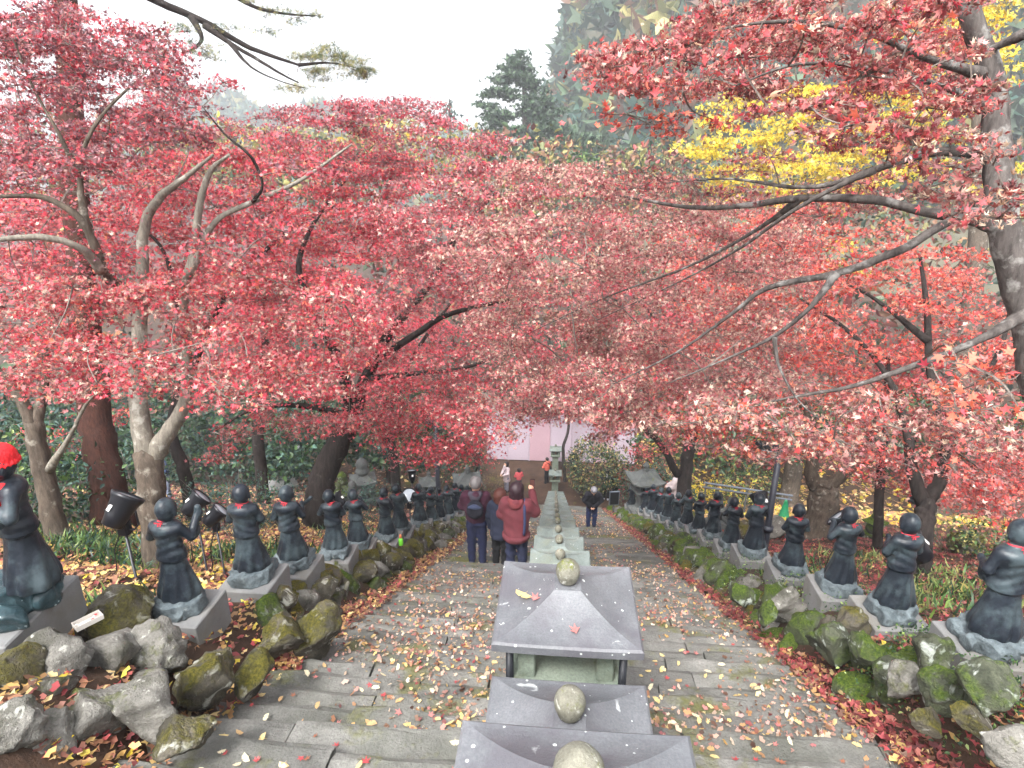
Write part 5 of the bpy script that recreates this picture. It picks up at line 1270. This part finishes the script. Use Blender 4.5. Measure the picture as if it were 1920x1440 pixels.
    if hood: jk += [('e', U((0, -.062, .83)), (.06, .035, .04), Rl)]
    wr_f = lambda X, Y, Z, f: np.maximum(f + .0035 * np.sin(46 * X + 30 * Z + 9) * np.sin(38 * Z - 21 * X), coat - Z if not lean else f - 1)
    v, q = prim_mesh(jk, h, .028, wr_f); obj('jacket', v, q, tm, o, True)
    if hood:
        v, q = prim_mesh([('c', U((-.05, -.045, .845)), U((.05, -.045, .845)), .026, .026), ('e', U((0, -.07, .815)), (.055, .03, .045), Rl)], h, .02); obj('hood', v, q, cloth('cloth_hood', hood), o, True)
    tr = [('e', (0, -.004, .51), (.088, .072, .075))]
    for s in (-1, 1):
        st = stride * s; kn = (s * .056, .012 + st * .5, .27); tr += [('c', (s * .046, 0, .49), kn, .060, .047), ('c', kn, (s * .054, st, .045), .046, .038)]
    v, q = prim_mesh(tr, h, .016, lambda X, Y, Z, f: np.maximum(f + .003 * np.sin(70 * Z + 20 * X), .022 - Z)); obj('trousers', v, q, lm, o, True)
    for s in (-1, 1):
        v, q = prim_mesh([('e', (s * .056, .028 + stride * s, .020), (.031, .072, .026)), ('e', (s * .056, -.012 + stride * s, .03), (.03, .036, .03))], min(h, .012), .012, lambda X, Y, Z, f: np.maximum(f, -Z)); obj('shoe', v, q, cloth('shoe_%d' % shoes[0], shoes), o, True)
    hp = {'short': [('e', HP((0, -.010, .014)), (.061, .069, .072), Rh)],
          'bob': [('e', HP((0, -.010, .012)), (.070, .076, .078), Rh), ('e', HP((0, -.022, -.048)), (.068, .058, .052), Rh)],
          'cap': [('e', HP((0, .0, .02)), (.064, .074, .066), Rh), ('e', HP((0, .07, .03)), (.045, .05, .010), Rh)]}[hairstyle]
    inv = Rh.T
    def cut(X, Y, Z, f):
        y = inv[1][0] * (X - hc[0]) + inv[1][1] * (Y - hc[1]) + inv[1][2] * (Z - hc[2]); zz = inv[2][0] * (X - hc[0]) + inv[2][1] * (Y - hc[1]) + inv[2][2] * (Z - hc[2])
        face_ = np.minimum(y - .030, .040 - zz) if hairstyle != 'cap' else np.full_like(X, -1.0)
        low = (-.032 - zz) if hairstyle == 'short' else (.004 - zz if hairstyle == 'cap' else -.086 - zz)
        return np.maximum(np.maximum(f + .002 * np.sin(150 * X) * np.sin(90 * zz), face_), low)
    v, q = prim_mesh(hp, min(h, .012), .014, cut); obj('hair' if hairstyle != 'cap' else 'cap', v, q, plain('hair', hair, .55, .25, 120), o, True)
    if mask:
        v, q = prim_mesh([('e', HP((0, .052, -.038)), (.042, .032, .030), Rh)], .012, .01); obj('face_mask', v, q, plain('mask', mask, .8, .03), o, True)
    else:
        for s in (-1, 1): MB().lathe([(.001, -.006), (.0055, -.003), (.0055, .003), (.001, .006)], 8).build('eye', M['black'], o, loc=HP((s * .022, .062, .006)))
    for e in extras: e(o, U, HP)
    return o
def backpack(c, c2):
    def f(o, U, HP):
        v, q = prim_mesh([('e', U((0, -.095, .70)), (.085, .04, .10)), ('e', U((0, -.115, .66)), (.07, .03, .055))], .013, .02); obj('backpack', v, q, cloth('pack', c), o, True)
        v, q = prim_mesh([('e', U((0, -.13, .735)), (.072, .014, .022)), ('e', U((0, -.13, .75)), (.03, .014, .02))], .008, .02); obj('pack_flap', v, q, cloth('pack_flap', c2), o, True)
    return f
def bag(c, side=-1):
    def f(o, U, HP):
        v, q = prim_mesh([('e', U((side * .14, -.02, .56)), (.05, .07, .07))], .015, .02); b = obj('shoulder_bag', v, q, cloth('bag', c), o, True)
        MB().tube(spline([U((side * .14, -.02, .62)), U((side * .05, -.085, .74)), U((-side * .07, -.03, .845)), U((-side * .03, .08, .74)), U((side * .13, .03, .62))], 4), .008, 5).build('strap', cloth('strap', c), b)
    return f
def phone(pos, c=(22, 22, 26), scr=(90, 60, 56)):
    def f(o, U, HP):
        b = MB().box((0, 0, 0), (.048, .006, .096), .004).build('phone', plain('phone', c, .3, .05), o, loc=U(pos), rot=(-.15, 0, 0)); MB().box((0, -.0038, .0), (.040, .002, .080), .0005).build('screen', plain('phone_screen', scr, .2, .25, 90), b)
    return f
def strap(c):
    def f(o, U, HP):
        MB().tube(spline([U((.085, -.075, .52)), U((.092, -.085, .66)), U((.085, -.06, .79)), U((.075, .0, .845)), U((.07, .06, .78))], 5), .013, 6).build('pack_strap', cloth('strap_navy', c), o, True)
    return f
def shirt(c):
    def f(o, U, HP):
        v, q = prim_mesh([('e', U((0, .058, .72)), (.022, .025, .085))], .012, .01); obj('shirt', v, q, cloth('shirt', c), o, True)
    return f
person(895, 1058, 895, 'grey haired man in a purple hooded jacket with a dark backpack, seen from behind', arms='front', top=(62, 24, 44), legs=(34, 40, 72), hair=(112, 108, 108), hood=(66, 62, 74), fine=True, face=.02, extras=(backpack((24, 24, 36), (58, 66, 92)),), shoes=(60, 62, 80), bulk=1.06)
person(938, 1062, 918, 'brown haired woman in a dark navy coat between the purple jacket and the red hoodie', arms='down', top=(36, 42, 62), legs=(22, 22, 26), hair=(92, 50, 42), hairstyle='bob', fine=True, face=-.35, shoes=(206, 200, 190), coat=.42)
person(968, 1085, 906, 'woman in a red hooded jacket holding up a phone, dark hair', arms='phone', top=(96, 40, 48), legs=(34, 40, 66), hair=(42, 22, 30), hairstyle='bob', fine=True, face=-.12, hood=(110, 46, 50), coat=.44, bulk=1.16, head_p=.05, extras=(phone((.11, .20, .90)), strap((44, 52, 84))))
person(1108, 990, 912, 'grey haired man in a black jacket bowing his head on the steps', arms='pray', top=(24, 24, 34), legs=(36, 46, 84), hair=(132, 132, 138), lean=.42, head_p=.75, face=pi + .05, coat=.45, bulk=1.12, fine=True)
person(950, 921, 866, 'woman in a pale pink coat with a dark shoulder bag in the court', 'flat', face=2.2, top=(206, 186, 190), legs=(140, 140, 156), hair=(28, 26, 30), hairstyle='bob', coat=.34, extras=(bag((38, 36, 46), 1),), mask=(232, 232, 232))
person(973, 921, 878, 'dark haired woman in a salmon pink top in the court', 'flat', face=.3, top=(206, 92, 96), legs=(60, 56, 66), hair=(36, 26, 26), hairstyle='bob')
person(1025, 905, 858, 'person in an orange red jacket standing behind the last small lantern', 'flat', face=.8, top=(222, 108, 92), legs=(28, 28, 34), hair=(32, 28, 28), extras=(bag((24, 24, 28), 1),), d=None)
person(1075, 895, 842, 'person all in black before the pale panelled wall', 'flat', face=pi, top=(22, 22, 28), legs=(20, 20, 24), hair=(22, 20, 22), coat=.40, mask=(40, 40, 44))
person(1136, 936, 873, 'person in an open black jacket over a white shirt, looking at a phone', 'flat', face=pi - .2, top=(24, 26, 34), legs=(22, 22, 26), hair=(22, 20, 22), hairstyle='bob', coat=.43, mask=(34, 34, 38), shoes=(190, 190, 200), extras=(shirt((226, 222, 220)),), head_p=.2)
person(1153, 930, 878, 'person in a rust orange jacket with a white face mask beside the silver framed panel', 'flat', face=pi - .5, top=(160, 78, 48), legs=(34, 32, 36), hair=(36, 28, 26), hairstyle='bob', mask=(234, 234, 236))
person(1263, 945, 880, 'person in a pale quilted coat standing beside the low bough maple', 'flat', face=1.2, top=(206, 190, 190), legs=(40, 38, 44), hair=(24, 22, 24), hairstyle='bob', coat=.30, bulk=1.15, d=22.5)
person(545, 887, 824, 'person in a dark navy jacket and light trousers on the path in the wood', 'flat', face=2.6, top=(30, 32, 56), legs=(120, 116, 112), hair=(24, 22, 26), mask=(230, 226, 226))
person(561, 880, 816, 'person in a white jacket and dark trousers on the path in the wood', 'flat', face=2.9, top=(200, 200, 206), legs=(24, 24, 32), hair=(28, 26, 28))
person(895, 892, 842, 'person in black with a pale masked face by the wall behind the stone lantern', 'flat', face=pi + .4, top=(26, 24, 28), legs=(24, 24, 26), hair=(22, 20, 20), hairstyle='bob', mask=(214, 206, 206))
person(1716, 1000, 935, 'person in black with a red collar among the trunks of the red bank', 'bank', face=1.0, top=(26, 28, 34), legs=(30, 30, 36), hair=(28, 26, 28), hairstyle='cap', d=12.5, H=1.4)
person(318, 930, 852, 'person in a pale hat and blue coat in the wood behind the forked maple', 'bank', face=2.4, top=(66, 84, 120), legs=(120, 130, 150), hair=(200, 196, 180), hairstyle='cap', d=18, H=1.4)

# ================================================================== the largest leaves of the near maple, one by one
def mleaf(col, squeeze, curl):
    V, F = tmpl_maple(curl, squeeze); me = new_mesh('leaf', V, F); me.materials.append(col); return me
LV = [mleaf(LM[k], sq, cu) for k, sq, cu in (('orange', 1, .2), ('scarlet', 1, .25), ('rose', .8, .6), ('wine', .7, .8), ('tan', .6, .9), ('red', .85, .5))]
JP = [(1080, 130), (1350, 10), (1800, 0), (1830, 280), (1600, 300), (1350, 190), (1100, 180)]
spots = [(b_, (0, 1, 2, 3, 4, 5, 3, 2)) for b_ in blobs_in(JP, 46, 20, (2.7, 3.4), prob=.8)][:150] + [(b_, (2, 3, 4, 5)) for b_ in blobs_in([(1700, 330), (1900, 310), (1900, 440), (1720, 430)], 42, 20, (3.0, 3.4))][:24] + [(b_, (0, 0, 1, 2)) for b_ in blobs_in([(1740, 670), (1920, 650), (1920, 790), (1790, 790)], 40, 20, (2.9, 3.3))][:24] + [(b_, (0, 1, 2, 3, 4)) for b_ in blobs_in([(1300, 740), (1700, 760), (1920, 760), (1920, 880), (1500, 860)], 60, 20, (3.8, 4.4))][:70] + [(b_, (0, 1)) for b_ in blobs_in([(1030, 225), (1480, 215), (1480, 290), (1100, 250)], 55, 20, (4.0, 4.5))][:25]
base = np.array(big_right.location)
for (px, py, d, _, _), ks in spots[:295]:
    fr = orient(1, .35)[0].T; e = Matrix(fr.tolist()).to_euler()
    o = link('leaf', LV[int(rng.choice(ks))], None, big_right, np.array(at(px, py, d)) - base, e); s = rng.uniform(.034, .05); o.scale = (s, s, s)

# ------------------------------------------------------------------ air
HAZE = 0.0021
hz = MB().box((20, 160, 47), (700, 480, 101), .5).build('haze', None)
hm = bpy.data.materials.new('haze_air'); hm.use_nodes = True; t_ = hm.node_tree; t_.nodes.clear()
o_ = t_.nodes.new('ShaderNodeOutputMaterial'); v_ = t_.nodes.new('ShaderNodeVolumePrincipled')
v_.inputs['Color'].default_value = (.93, .96, 1.0, 1); v_.inputs['Density'].default_value = HAZE; v_.inputs['Anisotropy'].default_value = .2
v_.inputs['Density Attribute'].default_value = ''; v_.inputs['Temperature Attribute'].default_value = ''
hm.cycles.homogeneous_volume = True
t_.links.new(v_.outputs[0], o_.inputs['Volume']); hz.data.materials.append(hm)
tag(hz, 'thin pale mist hanging in the valley air', kind='stuff')
